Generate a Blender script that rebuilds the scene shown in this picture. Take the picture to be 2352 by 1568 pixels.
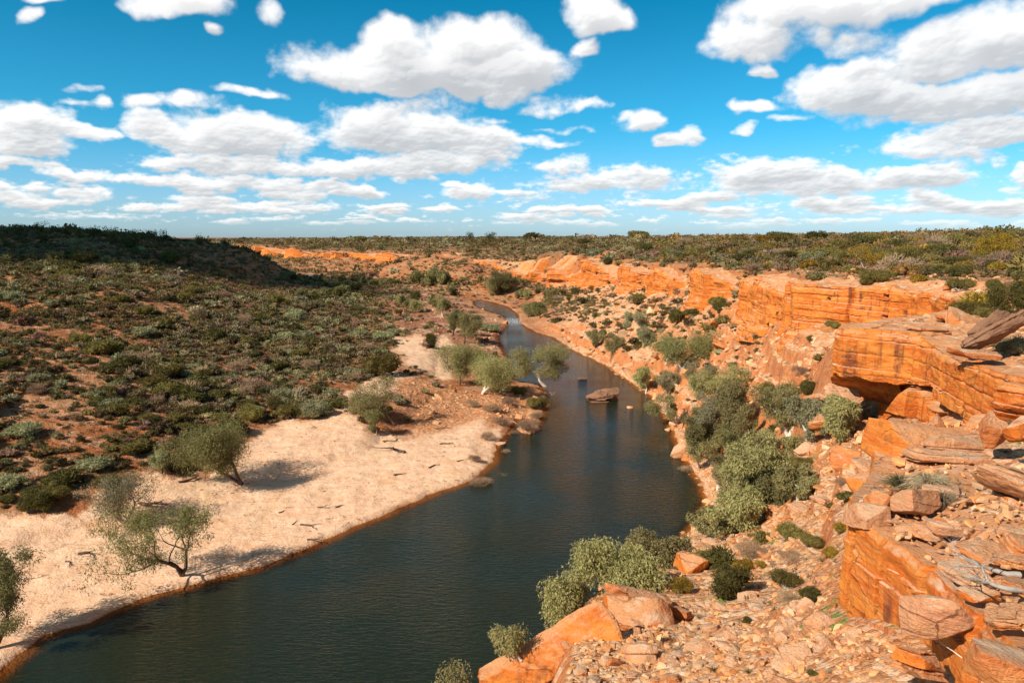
import bpy, math, random
import numpy as np
from math import radians, sin, cos, pi

# ---------------------------------------------------------------- scene, camera, sky, sun
scene = bpy.context.scene
for o in list(bpy.data.objects): bpy.data.objects.remove(o)
CAMH = 40.0; PITCH = radians(8.0); FV = 1699.0      # FV: focal length in 2352-wide pixels
cam_d = bpy.data.cameras.new('camera'); cam = bpy.data.objects.new('camera', cam_d)
scene.collection.objects.link(cam); scene.camera = cam
cam_d.sensor_width = 36; cam_d.lens = FV/2352*36
cam_d.clip_start = 0.1; cam_d.clip_end = 60000
cam.location = (0, 0, CAMH); cam.rotation_euler = (pi/2 - PITCH, 0, 0)
scene.render.engine = 'CYCLES'
SUN_EL = radians(37); SUN_AZ = radians(233)          # azimuth clockwise from +Y
sun_d = bpy.data.lights.new('sun', 'SUN'); sun = bpy.data.objects.new('sun', sun_d)
scene.collection.objects.link(sun)
sun_d.energy = 5.0; sun_d.angle = radians(0.5); sun_d.color = (1, 0.92, 0.80)
SDIR = np.array([sin(SUN_AZ)*cos(SUN_EL), cos(SUN_AZ)*cos(SUN_EL), sin(SUN_EL)])
from mathutils import Vector, Matrix
sun.rotation_euler = Vector(SDIR).to_track_quat('Z', 'Y').to_euler()
scene.view_settings.view_transform = 'Standard'; scene.view_settings.look = 'None'
scene.view_settings.exposure = 0.34; scene.view_settings.gamma = 1
scene.cycles.max_bounces = 5; scene.cycles.diffuse_bounces = 2; scene.cycles.glossy_bounces = 2
scene.cycles.transmission_bounces = 2; scene.cycles.transparent_max_bounces = 6

# small node helper
class NT:
    def __init__(s, tree): s.t = tree; s.n = tree.nodes; s.l = tree.links
    def new(s, typ, **kw):
        n = s.n.new(typ)
        for k, v in kw.items(): setattr(n, k, v)
        return n
    def put(s, sock, v):
        if v is None: return
        if isinstance(v, bpy.types.NodeSocket): s.l.new(v, sock)
        else:
            if isinstance(v, (tuple, list)) and len(v) == 3 and sock.type == 'RGBA': v = (*v, 1)
            sock.default_value = v
    def math(s, op, a, b=None, c=None, clamp=False):
        n = s.new('ShaderNodeMath', operation=op, use_clamp=clamp)
        s.put(n.inputs[0], a); s.put(n.inputs[1], b); s.put(n.inputs[2], c)
        return n.outputs[0]
    def vmath(s, op, a, b=None, c=None, scale=None):
        n = s.new('ShaderNodeVectorMath', operation=op)
        s.put(n.inputs[0], a); s.put(n.inputs[1], b); s.put(n.inputs[2], c)
        if scale is not None: s.put(n.inputs['Scale'], scale)
        return n.outputs['Value'] if op in ('DOT_PRODUCT', 'LENGTH', 'DISTANCE') else n.outputs[0]
    def noise(s, vec, scale=1, detail=2, rough=0.5, lac=2, dist=0, out=0):
        n = s.new('ShaderNodeTexNoise')
        s.put(n.inputs['Vector'], vec); s.put(n.inputs['Scale'], scale); s.put(n.inputs['Detail'], detail)
        s.put(n.inputs['Roughness'], rough); s.put(n.inputs['Lacunarity'], lac); s.put(n.inputs['Distortion'], dist)
        return n.outputs[out]
    def ramp(s, fac, lo, hi, a=0.0, b=1.0, typ='SMOOTHSTEP'):
        n = s.new('ShaderNodeMapRange', interpolation_type=typ)
        s.put(n.inputs[0], fac); s.put(n.inputs[1], lo); s.put(n.inputs[2], hi); s.put(n.inputs[3], a); s.put(n.inputs[4], b)
        return n.outputs[0]
    def mix(s, f, a, b, mode='MIX'):
        n = s.new('ShaderNodeMix', data_type='RGBA', blend_type=mode)
        s.put(n.inputs[0], f); s.put(n.inputs[6], a); s.put(n.inputs[7], b)
        return n.outputs[2]
    def mapping(s, vec, scale=(1, 1, 1), loc=(0, 0, 0), rot=(0, 0, 0)):
        n = s.new('ShaderNodeMapping'); s.put(n.inputs[0], vec)
        n.inputs['Scale'].default_value = scale; n.inputs['Location'].default_value = loc; n.inputs['Rotation'].default_value = rot
        return n.outputs[0]
    def xyz(s, vec):
        n = s.new('ShaderNodeSeparateXYZ'); s.put(n.inputs[0], vec); return n.outputs
    def comb(s, x, y, z):
        n = s.new('ShaderNodeCombineXYZ'); s.put(n.inputs[0], x); s.put(n.inputs[1], y); s.put(n.inputs[2], z); return n.outputs[0]

# ---------------------------------------------------------------- pixel <-> world
CP, SP = cos(PITCH), sin(PITCH)
def ray(x, y):
    a = (x-1176)/FV; b = -(y-784)/FV
    return a, CP + b*SP, b*CP - SP
def atz(x, y, z=0.0):
    a, c, e = ray(x, y); t = (z-CAMH)/e
    return np.array([a*t, c*t, z])
def atY(x, y, Y):
    a, c, e = ray(x, y); t = Y/c
    return np.array([a*t, Y, CAMH+e*t])
def proj(X, Y, Z):
    dz = Z-CAMH
    zc = Y*CP - dz*SP; yc = Y*SP + dz*CP
    zc = np.maximum(zc, 0.1)
    return 1176 + FV*X/zc, 784 - FV*yc/zc

# world: sky and clouds (each cloud a soft-edged heap placed by direction)
CLOUDS = [ # centre x, y, half width, half height (directions given on the 2352 grid), strength
 (1000,165,300,62,1.15),(900,120,80,60,1),(1080,100,130,60,1),(1180,165,120,55,1),(780,160,100,30,.9),(1040,200,210,32,1),
 (960,315,200,48,1.1),(880,290,110,48,1),(1110,340,90,50,1),(1000,375,160,28,.9),(820,390,170,24,.9),
 (540,320,150,42,1.05),(360,300,60,32,.8),(500,285,110,18,.5),(420,245,90,20,.75),(580,220,70,14,.6),(520,380,170,26,.95),(480,420,240,16,.8),
 (60,300,95,46,1.1),(40,345,80,20,.9),(205,310,50,22,.95),(190,402,60,17,.95),(30,380,100,14,.7),(60,440,150,16,.75),
 (440,8,95,34,.95),(340,-6,50,18,.7),(640,20,28,34,.55),(520,82,22,16,.65),(78,38,22,14,.6),(90,-2,26,12,.5),
 (1385,45,78,40,1.0),(1345,25,50,36,.9),(1345,118,42,22,.8),
 (1715,105,100,40,.8),(1660,90,50,30,.7),(1745,160,26,16,.65),
 (1900,20,190,40,.85),(2050,0,120,30,.8),(1980,95,60,30,.5),(1870,85,30,22,.4),
 (2190,125,150,50,1.05),(2290,90,110,60,1.0),(1960,205,120,50,1.1),(2090,235,170,36,.95),(2260,225,170,44,1.0),(2180,265,160,20,.7),
 (2260,305,120,30,1.0),(2130,335,90,24,.75),(2210,360,70,18,.6),
 (1470,278,42,26,.85),(1375,245,36,14,.5),(1550,325,45,20,.8),(1590,305,30,18,.7),(1745,250,45,16,.8),(1720,298,24,12,.6),(1810,275,35,8,.4),
 (1770,405,130,34,1.05),(1900,425,120,28,.95),(2110,410,110,26,1.0),(2040,420,90,20,.9),(2345,410,24,20,.8),(1760,430,140,20,.9),
 (1640,465,170,15,.9),(1950,470,150,20,.9),(2240,468,150,18,.9),(2120,490,200,12,.8),
 (1290,385,60,22,.65),(1400,420,160,24,.8),(1480,400,60,20,.7),(1230,330,90,12,.5),(1130,270,40,10,.35),
 (640,440,200,15,.8),(900,440,220,16,.8),(1180,440,140,14,.75),(300,470,240,12,.75),(700,480,300,11,.8),(1100,480,260,11,.8),(1450,490,260,11,.75),
 (2050,515,400,8,.7),(1500,512,300,7,.65),(900,508,400,7,.6),(200,498,120,6,.4),(560,470,180,10,.7),(985,250,70,26,.45),(1270,240,60,16,.4),(230,240,30,8,.35),(155,240,26,9,.4),(180,212,26,6,.3),(1300,300,60,8,.3),(1700,365,40,6,.35),
]
_r = random.Random(4); _c = []
for (cx, cy, hw, hh, st) in CLOUDS:                   # long low banks are rows of smaller heaps
    if cy > 430 and hw >= 140:
        for q in range(int(hw/45)+1): _c.append((cx+_r.uniform(-hw, hw), cy+_r.uniform(-hh, hh)*.9, _r.uniform(28, 62), hh*_r.uniform(.55, 1.0), st*_r.uniform(.9, 1.2)))
    else: _c.append((cx, cy, hw, hh, st))
CLOUDS = _c
world = bpy.data.worlds.new('World'); scene.world = world; world.use_nodes = True
W = NT(world.node_tree); W.n.clear()
bg = W.new('ShaderNodeBackground'); wo = W.new('ShaderNodeOutputWorld'); W.l.new(bg.outputs[0], wo.inputs[0])
sky = W.new('ShaderNodeTexSky', sky_type='NISHITA'); sky.sun_disc = False
sky.sun_elevation = SUN_EL; sky.sun_rotation = SUN_AZ; sky.altitude = 300; sky.air_density = 1.0; sky.dust_density = 0.6; sky.ozone_density = 2.0
bg.inputs[1].default_value = 0.1

# ---------------------------------------------------------------- numpy noise
def _h(ix, iy, iz, seed):
    h = (ix.astype(np.uint32)*np.uint32(374761393) + iy.astype(np.uint32)*np.uint32(668265263)
         + iz.astype(np.uint32)*np.uint32(2147483647) + np.uint32((seed*974634777+12345) & 0xffffffff))
    h = (h ^ (h >> np.uint32(13)))*np.uint32(1274126177)
    h = (h ^ (h >> np.uint32(15)))*np.uint32(2246822519)
    h = h ^ (h >> np.uint32(16))
    return h
def hrand(ix, iy, iz=None, seed=0):
    ix = np.asarray(ix).astype(np.int64); iy = np.asarray(iy).astype(np.int64)
    iz = np.zeros_like(ix) if iz is None else np.asarray(iz).astype(np.int64)
    return (_h(ix, iy, iz, seed) & np.uint32(0xffffff)).astype(np.float32)/np.float32(0xffffff)
def vn2(x, y, seed=0):                                # gradient-like value noise, -1..1
    x = np.asarray(x, dtype=np.float32); y = np.asarray(y, dtype=np.float32)
    xi = np.floor(x); yi = np.floor(y); fx = x-xi; fy = y-yi
    u = fx*fx*fx*(fx*(fx*6-15)+10); v = fy*fy*fy*(fy*(fy*6-15)+10)
    xi = xi.astype(np.int64); yi = yi.astype(np.int64); z = np.zeros_like(xi)
    def g(ox, oy):
        a = (_h(xi+ox, yi+oy, z, seed) & np.uint32(0xffff)).astype(np.float32)*np.float32(2*pi/65535)
        return np.cos(a)*(fx-ox) + np.sin(a)*(fy-oy)
    a = g(0, 0); b = g(1, 0); c = g(0, 1); d = g(1, 1)
    return ((a+(b-a)*u) + ((c+(d-c)*u)-(a+(b-a)*u))*v)*1.5
def fbm2(x, y, octv=4, seed=0, gain=0.5, lac=2.03):
    r = 0; amp = 1; tot = 0
    for k in range(octv):
        r = r + amp*vn2(x, y, seed+k*13); tot += amp; amp *= gain; x = x*lac+3.1; y = y*lac-1.7
    return r/tot*1.3
def billow2(x, y, octv=4, seed=0, gain=0.5, lac=2.1):
    r = 0; amp = 1; tot = 0
    for k in range(octv):
        r = r + amp*(1-2*np.abs(vn2(x, y, seed+k*13))); tot += amp; amp *= gain; x = x*lac+3.1; y = y*lac-1.7
    return r/tot
def vn3(x, y, z, seed=0):                             # value noise, -1..1
    x = np.asarray(x, dtype=np.float32); y = np.asarray(y, dtype=np.float32); z = np.asarray(z, dtype=np.float32)
    xi = np.floor(x); yi = np.floor(y); zi = np.floor(z)
    fx = x-xi; fy = y-yi; fz = z-zi
    fx = fx*fx*(3-2*fx); fy = fy*fy*(3-2*fy); fz = fz*fz*(3-2*fz)
    xi = xi.astype(np.int64); yi = yi.astype(np.int64); zi = zi.astype(np.int64)
    def g(a, b, c): return (_h(xi+a, yi+b, zi+c, seed) & np.uint32(0xffff)).astype(np.float32)/np.float32(32767.5)-1
    r = 0
    for c, wz in ((0, 1-fz), (1, fz)):
        p = g(0, 0, c)*(1-fx)+g(1, 0, c)*fx; q = g(0, 1, c)*(1-fx)+g(1, 1, c)*fx
        r = r + (p*(1-fy)+q*fy)*wz
    return r
def fbm3(x, y, z, octv=4, seed=0, gain=0.5, lac=2.03):
    r = 0; amp = 1; tot = 0
    for k in range(octv):
        r = r + amp*vn3(x, y, z, seed+k*13); tot += amp; amp *= gain; x = x*lac+3.1; y = y*lac-1.7; z = z*lac+5.3
    return r/tot
def worley2(x, y, seed=0, jit=0.9):
    """F1, F2, id-hash of nearest cell"""
    x = np.asarray(x, np.float32); y = np.asarray(y, np.float32)
    xi = np.floor(x).astype(np.int64); yi = np.floor(y).astype(np.int64)
    f1 = np.full(x.shape, 9, np.float32); f2 = f1.copy(); hid = np.zeros(x.shape, np.float32)
    vx = np.zeros(x.shape, np.float32); vy = vx.copy()
    for ox in (-1, 0, 1):
        for oy in (-1, 0, 1):
            cx = xi+ox; cy = yi+oy
            px = cx + 0.5 + jit*(hrand(cx, cy, seed=seed)-0.5) - x
            py = cy + 0.5 + jit*(hrand(cx, cy, seed=seed+1)-0.5) - y
            d = np.sqrt(px*px+py*py)
            m = d < f1
            f2 = np.where(m, f1, np.minimum(f2, d)); f1 = np.where(m, d, f1)
            hid = np.where(m, hrand(cx, cy, seed=seed+2), hid); vx = np.where(m, px, vx); vy = np.where(m, py, vy)
    return f1, f2, hid, vx, vy

def puff2(x, y, octv=3, seed=0, gain=0.5, lac=2.2):
    r = 0; amp = 1; tot = 0
    for k in range(octv):
        f1 = worley2(x, y, seed+k*13)[0]; r = r + amp*(1-np.minimum(f1*f1*1.5, 1.2)); tot += amp; amp *= gain; x = x*lac+3.1; y = y*lac-1.7
    return r/tot
def sstep(x, a, b):
    t = np.clip((x-a)/(b-a), 0, 1); return t*t*(3-2*t)

# cloud light and cover, computed over azimuth x elevation (radians)
AZ0, AZ1, EL0, EL1 = -1.0, 1.0, -0.02, 0.72
def make_clouds():
    NW, NH = 2600, 960
    az = np.linspace(AZ0, AZ1, NW, dtype=np.float32)[None, :]; el = np.linspace(EL0, EL1, NH, dtype=np.float32)[:, None]
    az = np.broadcast_to(az, (NH, NW)).copy(); el = np.broadcast_to(el, (NH, NW)).copy()
    ep = np.maximum(el, 0)
    bnd = [(0.0, 5.0, 3.6), (0.075, 2.3, 2.0), (0.17, 1.25, 1.35), (0.32, 1.0, 1.0)]
    def NN(fn, f, octv, seed, gain=0.5):
        r = np.zeros_like(az)
        for i, (c, m, an) in enumerate(bnd):
            lo = bnd[i-1][0] if i else -9; hi = bnd[i+1][0] if i < len(bnd)-1 else 9
            wgt = np.clip(np.where(el < c, (el-lo)/(c-lo), (hi-el)/(hi-c)), 0, 1)
            if i == 0: wgt = np.where(el < c, 1, wgt)
            if i == len(bnd)-1: wgt = np.where(el > c, 1, wgt)
            rr = np.where(wgt[:, 0] > 0)[0]
            if len(rr) == 0: continue
            r0, r1 = rr[0], rr[-1]+1
            r[r0:r1] += wgt[r0:r1]*fn(az[r0:r1]*f*m+i*7.3, el[r0:r1]*f*m*an+i*3.1, octv, seed+i, gain)
        return r
    w1 = NN(fbm2, 9, 4, 5); w2 = NN(fbm2, 9, 4, 6)
    wa = az + 0.034*w1*np.minimum(1, ep*5+.2); we = el + 0.026*w2*np.minimum(1, ep*4+.10)
    acc = np.full(az.shape, -0.9, np.float32)
    for (cx, cy, hw, hh, st) in CLOUDS:
        a, c, e = ray(cx, cy)
        A = math.atan2(a, c); E = math.atan2(e, math.hypot(a, c))
        dx_ = (wa-A)*FV*0.97/(hw*1.12); dy_ = (we-E)*FV*0.97/(hh*1.15)
        dy_ = np.where(dy_ < 0, dy_*1.25, dy_)
        r2 = dx_*dx_+dy_*dy_
        v = st*(1-r2)
        m = np.maximum(0, 0.3-np.abs(acc-v))/0.3
        acc = np.maximum(acc, v)+m*m*0.3*0.25
    # extra clouds overhead and to the sides, outside the photograph's frame
    out = sstep(el, 0.50, 0.60)+sstep(np.abs(az), 0.70, 0.8)
    acc = np.maximum(acc, np.where(out > 0, -0.35+1.8*fbm2(az*5+40, el*7, 2, 77), -0.9))
    # the far deck: thin flat heaps crowding the horizon
    deck = -0.36+1.30*NN(fbm2, 9, 4, 91)+0.24*sstep(el, 0.105, 0.03)-0.1*sstep(az, -0.2, -0.6)
    acc = np.maximum(acc, np.where(el < 0.15, deck*sstep(el, 0.15, 0.10)-0.9*sstep(el, 0.09, 0.15), -0.9)-0.5*sstep(el, 0.03, 0.0))
    det = NN(fbm2, 34, 7, 21, 0.60)
    big = NN(fbm2, 12, 3, 51, 0.5)
    bil = NN(puff2, 20, 3, 31, 0.5)
    thick = acc + 0.34*det + 0.42*(bil-0.62) + 0.38*big
    thin = acc + 0.62*NN(fbm2, 20, 7, 41, 0.6)
    dens = np.maximum(thick, thin*0.75-0.08)
    alpha = sstep(dens, -0.02, 0.64)
    smooth = acc + 0.60*(NN(puff2, 9, 3, 131, 0.5)-0.55) + 0.22*(bil-0.5) + 0.45*big
    solid = np.clip(smooth, 0, 1.6)
    # light arrives from above and the left and from behind the viewer: march up-left through the heap
    tau = np.zeros_like(dens)
    pxr = NW/(AZ1-AZ0); pyr = NH/(EL1-EL0)
    sc = np.clip(el*3.2, 0.10, 1.0)
    rows = np.arange(NH)
    cols = np.arange(NW)[None, :]; s1 = sc[:, 0]
    for j in range(1, 9):
        yy = np.clip(rows+np.round(0.0075*j*s1*pyr).astype(int), 0, NH-1)[:, None]; xx = np.clip(cols+np.round(-0.004*j*s1*pxr).astype(int)[:, None], 0, NW-1)
        tau += solid[yy, xx]
    tau /= 8
    gy = np.zeros_like(dens); gx = np.zeros_like(dens)
    gy[1:-1] = (smooth[2:]-smooth[:-2])*pyr/2; gx[:, 1:-1] = (smooth[:, 2:]-smooth[:, :-2])*pxr/2
    sl = (-gy*0.9+gx*0.45)*0.006*sc
    lum = 0.22+1.05*np.exp(-1.45*tau) + np.clip(sl*1.6, -0.14, 0.16)
    lum = lum*(0.88+0.12*sstep(dens, 0.1, 0.7))
    lum = np.clip(lum, 0.0, 1)
    img = np.zeros((NH, NW, 4), np.float32)
    img[..., 0] = lum; img[..., 1] = alpha; img[..., 3] = 1
    im = bpy.data.images.new('sky_cloud_cover', NW, NH, alpha=False, float_buffer=True)
    im.colorspace_settings.name = 'Non-Color'
    im.pixels.foreach_set(img.ravel()); im.update(); im.pack()
    return im
tc = W.new('ShaderNodeTexCoord')
dx, dy, dz = W.xyz(tc.outputs['Generated'])[0:3]
azi = W.math('ARCTAN2', dx, dy)
ele = W.math('ARCSINE', dz)
ti = W.new('ShaderNodeTexImage', extension='EXTEND', interpolation='Linear'); ti.image = make_clouds()
W.put(ti.inputs[0], W.comb(W.ramp(azi, AZ0, AZ1, typ='LINEAR'), W.ramp(ele, EL0, EL1, typ='LINEAR'), 0.0))
lum, cover, _ = W.xyz(ti.outputs[0])[0:3]
inside = W.math('LESS_THAN', W.math('ABSOLUTE', azi), 0.999)
cover = W.math('MULTIPLY', cover, W.math('MULTIPLY_ADD', inside, 0.65, 0.35))
cover = W.math('MULTIPLY', cover, W.ramp(ele, 0.0, 0.035, 0.1, 0.93))
ccol = W.mix(lum, (3.3, 3.4, 3.6), (9.2, 9.0, 8.8))
tintc = W.mix(W.ramp(ele, 0.0, 0.16), (0.62, 0.90, 1.32), (0.14, 0.82, 1.06))
tintc = W.mix(W.ramp(ele, 0.12, 0.36), tintc, (0.0, 0.66, 0.80))
tintc = W.mix(W.ramp(ele, 0.60, 0.9), tintc, (0.55, 0.42, 0.30))
skyc = W.mix(1.0, sky.outputs[0], tintc, 'MULTIPLY')
final = W.mix(cover, skyc, ccol)
below = W.ramp(ele, -0.03, 0.0)
final = W.mix(below, (1.6, 0.9, 0.5), final)
W.l.new(final, bg.inputs[0])
world.cycles.sampling_method = 'MANUAL'; world.cycles.sample_map_resolution = 512
# ================================================================ TERRAIN
def in_poly(X, Y, P):
    P = np.asarray(P, float); c = np.zeros(X.shape, bool); n = len(P)
    for i in range(n):
        x1, y1 = P[i]; x2, y2 = P[(i+1) % n]
        if y1 == y2: continue
        c ^= ((y1 > Y) != (y2 > Y)) & (X < (x2-x1)*(Y-y1)/(y2-y1)+x1)
    return c
def seg_dist(X, Y, P, closed=True):
    P = np.asarray(P, float); n = len(P); d = np.full(X.shape, 1e12, np.float32)
    for i in range(n if closed else n-1):
        x1, y1 = P[i]; x2, y2 = P[(i+1) % n]; ex, ey = x2-x1, y2-y1; L = ex*ex+ey*ey+1e-12
        t = np.clip(((X-x1)*ex+(Y-y1)*ey)/L, 0, 1)
        d = np.minimum(d, (X-x1-t*ex)**2+(Y-y1-t*ey)**2)
    return np.sqrt(d)
def resample(P, step):
    P = np.asarray(P, float); d = np.r_[0, np.cumsum(np.hypot(*np.diff(P[:, :2], axis=0).T))]
    s = np.arange(0, d[-1], step) if np.isscalar(step) else step
    return np.stack([np.interp(s, d, P[:, k]) for k in range(P.shape[1])], 1), s

# --- river outline (waterline as seen, unprojected to the water plane)
WL = [(-260,1700),(-60,1590),(40,1505),(100,1460),(200,1430),(330,1372),(430,1345),(600,1300),(680,1270),(800,1215),(920,1165),(1000,1130),
      (1080,1105),(1130,1060),(1142,1020),(1165,990),(1190,950),(1205,958),(1225,985),(1245,950),(1250,915),(1235,885),(1180,875),(1158,820),(1145,790),
      (1138,772),(1160,752),(1168,740),(1155,727),(1110,712),(1088,702),(1086,692),
      (1105,688),(1135,694),(1168,704),(1192,722),(1196,742),(1230,762),(1275,775),(1310,800),(1350,818),(1400,843),(1440,870),(1500,912),(1530,950),(1545,985),
      (1565,1030),(1590,1070),(1612,1110),(1628,1150),(1622,1185)]
RIVER = [tuple(atz(x, y)[:2]) for x, y in WL] + [(25, 98), (20, 89), (14, 79), (5, 65), (-4, 50), (-10, 36), (-14, 22), (-18, 0), (-14, -60), (-200, -60), (-180, 20)]
FAR1 = [tuple(atz(x, y)[:2]) for x, y in [(600,634),(655,634),(700,637),(780,644),(842,655),(860,650),(790,638),(720,630),(655,626),(600,626)]]
ISLE = [tuple(atz(x, y)[:2]) for x, y in [(1185,985),(1200,965),(1225,968),(1243,985),(1225,997),(1198,995)]]

# --- rim of the upland on the right and behind: px x, top y, bottom y, depth Y
RIM = [(300,566,575,2200),(420,562,575,1900),(560,564,582,1500),(640,574,584,1180),(700,577,586,1050),(780,579,588,950),(840,580,590,880),(900,582,598,820),(960,584,600,780),(1010,586,600,750),
       (1060,594,612,690),(1110,602,628,620),(1160,602,642,570),
       (1185,598,656,540), (1240,596,658,520), (1300,597,652,490), (1350,603,650,440), (1380,608,658,400), (1400,606,662,365), (1450,612,672,320), (1500,616,680,285),
       (1560,616,684,250), (1600,622,692,225), (1650,628,706,200), (1690,630,722,182), (1722,628,742,170), (1760,634,742,156), (1800,640,756,140), (1822,648,768,130),
       (1835,652,768,123), (1950,656,764,115), (2050,660,755,109), (2120,668,740,103), (2138,678,742,97), (2175,684,728,89), (2200,700,728,80), (2150,716,745,74), (2060,727,760,68), (1970,738,830,63), (1915,745,858,60),
       (1904,752,868,57.5,860), (1925,753,930,56,864), (1985,756,1000,54.5,873), (2057,762,1000,53,884), (2122,775,990,51,887), (2148,797,960,49.5),
       (2175,816,962,46.5), (2230,832,968,43), (2300,850,975,39), (2420,885,1000,34)]
RIM = [r if len(r) == 5 else r+(r[2]+40,) for r in RIM]
RIMW = np.array([list(atY(x, yt, Y)) + [atY(x, yb, Y)[2], atY(x, yc, Y)[2]] for x, yt, yb, Y, yc in RIM])   # X,Y,ztop,zbot
RIM_EXT = [tuple(RIMW[0, :2]+np.array([-1200, 900]))] + [tuple(r[:2]) for r in RIMW] + [(42, 30), (70, 28), (3000, 20), (90000, 200), (90000, 90000), (-60000, 90000)]

# --- surface control points: (px x, px y, depth) for the low ground (valley, talus, left hill)
LC = []
def lz(x, y, z): p = atz(x, y, z); LC.append((p[0], p[1], z))
def lY(x, y, Y): p = atY(x, y, Y); LC.append(tuple(p))
for x, y, z in [(-500,1300,6),(-300,1250,4),(0,1180,3.4),(0,1300,2.2),(150,1380,1.2),(-200,1500,1.5),(300,1250,2.4),(300,1100,3.8),(480,1080,2.8),(560,1200,1.7),(700,1050,2.4),(850,1130,1.2),(900,1000,2.6),(1050,1030,1.3),(1060,950,2.2),
                (1150,930,1.3),(1100,850,2.0),(960,850,3.0),(1000,770,2.8),(900,780,3.4),(1080,740,1.6),(980,700,1.8),(870,690,2.4),(800,700,4),(800,800,5),(750,900,4.6),(640,950,4.0),(600,800,7.5),(500,900,6.6),
                (0,1100,5.4),(0,1000,8.0),(0,900,11.5),(0,800,15.5),(0,700,20),(0,650,24),(250,1000,7),(250,850,11.5),(250,740,16),(500,740,12.2),(500,670,16),(650,720,8),(720,680,6.2),(780,668,4.5),(850,668,2.2),
                (-500,1000,13),(-500,800,20),(250,665,22.5),
                (900,660,1.5),(1000,680,1.5),(1060,660,3),(950,640,3),(1080,650,5)]: lz(x, y, z)
for x, y, Y in [(0,600,330),(0,566,390),(0,531,440),(-300,524,430),(150,533,455),(300,542,480),(400,552,490),(480,561,500),(560,573,500),(620,600,510),(660,625,535),(300,600,390),(480,620,430),(600,650,455),(-500,520,520),
                (0,545,560),(300,575,620),(560,640,650),(500,600,800)]: lY(x, y, Y)
# far valley beyond the hill
for x, y, Y in [(300,640,800),(560,632,820),(700,626,880),(850,630,800),(950,622,700),(640,594,1150),(780,598,930),(900,606,765),(1010,608,680),(560,586,1450),(350,582,1900),(1060,620,600),(1110,640,500),(1165,655,440)]: lY(x, y, Y)
# right talus
for x, y, Y in [(1240,666,500),(1350,660,428),(1450,680,312),(1560,694,243),(1650,713,194),(1760,752,151),(1830,775,118),(1950,772,110),(2050,764,103),(2120,752,94),(2160,750,84),(1880,820,92),(1880,880,80),(1985,1004,54.5),(2057,1002,53),(2110,998,51.5),(2040,1000,58),(1950,985,57),
                (1250,700,405),(1300,745,300),(1400,780,250),(1420,730,275),(1500,800,215),(1500,740,240),(1600,850,175),(1600,760,190),(1700,850,150),(1700,950,116),(1800,950,100),(1850,1000,80),
                (1950,930,60),(1960,1012,50.5),(2010,1012,49),(1900,1080,52),(1800,1100,70),(1700,1150,80),(1640,1200,80),(1560,1230,72),
                (1960,1100,42),(1980,1040,46),(2060,1040,40),
                (1850,1200,44),(1700,1260,48),(1560,1300,44),(1450,1340,38),(1380,1420,31),(1260,1480,27.5),(1130,1568,24),(1700,1350,34),(1850,1300,35),(1940,1300,27),
                (1600,1450,28),(1800,1450,24),(1960,1400,22),(1500,1568,22),(1700,1568,19.5),(1900,1568,17),(2000,1500,17.5)]: lY(x, y, Y)
for p in [(-4,22,14),(-10,10,10),(0,14,22),(4,9,27),(8,8,30.5),(0,4,34),(10,0,36),(-14,4,6),(-16,0,4),(-4,-4,36),(10,-10,37),(-20,-20,2),(-100,0,3),(-200,60,5),(25,10,34),(-60,30,0.5),(-100,50,1.5)]: LC.append(p)
# upland
UC = [tuple(r[:3]) for r in RIMW]
def uY(x, y, Y): UC.append(tuple(atY(x, y, Y)))
for x, y, Y in [(0,548,5000),(600,550,4000),(600,556,2600),(900,556,1900),(800,566,1250),(1050,557,1500),(1176,545.5,4200),(1300,548,3000),(1176,560,900),(1300,566,800),(1000,574,840),(1500,558,900),(1500,575,480),(1500,546,4000),
                (1250,582,520),(1650,580,360),(1650,545,3000),(1800,596,240),(1800,556,900),(1900,542,2500),(2050,600,170),(2100,612,146),(2300,580,200),(2050,560,420),(2352,552,330),(2352,535,700),(2352,532,2500),(1950,620,150),(2200,640,108),(2352,640,98),
                (2300,690,74),(2352,740,58),(2200,740,64),(2300,800,47),(2060,755,58),(2600,600,120),(2600,800,44),(3000,540,800),(-300,548,5000)]: uY(x, y, Y)

# nearer shelf: rock mass and rubble platform beside the lookout
RIM2 = [(2140,978,985,45),(2045,958,1012,41),(2014,972,1060,36.5),(2004,1010,1095,33),(2012,1060,1118,30),(1988,1108,1140,27),(1956,1138,1195,24.2),(1946,1160,1310,22.2),
        (2016,1234,1420,20.3), (2070,1262,1480,19.2), (2120,1305,1545,18), (2165,1352,1600,16.8), (2240,1425,1720,14.6), (2330,1510,1850,12.3), (2440,1640,1990,10)]
RIM2W = np.array([list(atY(x, yt, Y)) + [atY(x, yb, Y)[2]] for x, yt, yb, Y in RIM2])
RIM2_EXT = [tuple(r[:2]) for r in RIM2W] + [(7.2, 5), (7, -10), (60, -10), (60, 40), (32, 52)]
U2C = [tuple(r[:3]) for r in RIM2W]
for x, y, Y in [(2100,1150,22.5),(2250,1200,19.5),(2352,1340,15),(2352,1150,21.5),(2100,1050,29.5),(2250,1005,34),(2352,1005,33),(2220,1090,26),(2500,1200,18),(2700,1500,11),(2450,950,36),(2230,980,39),(2150,1280,18.8)]: U2C.append(tuple(atY(x, y, Y)))
U2C += [(9, 4, 36), (10, -6, 37), (30, 0, 37)]
def ctrl_space(X, Y):
    r = np.sqrt(X*X+Y*Y)+8
    return np.arctan2(X, Y+6)*2.2, np.log(r)
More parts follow.
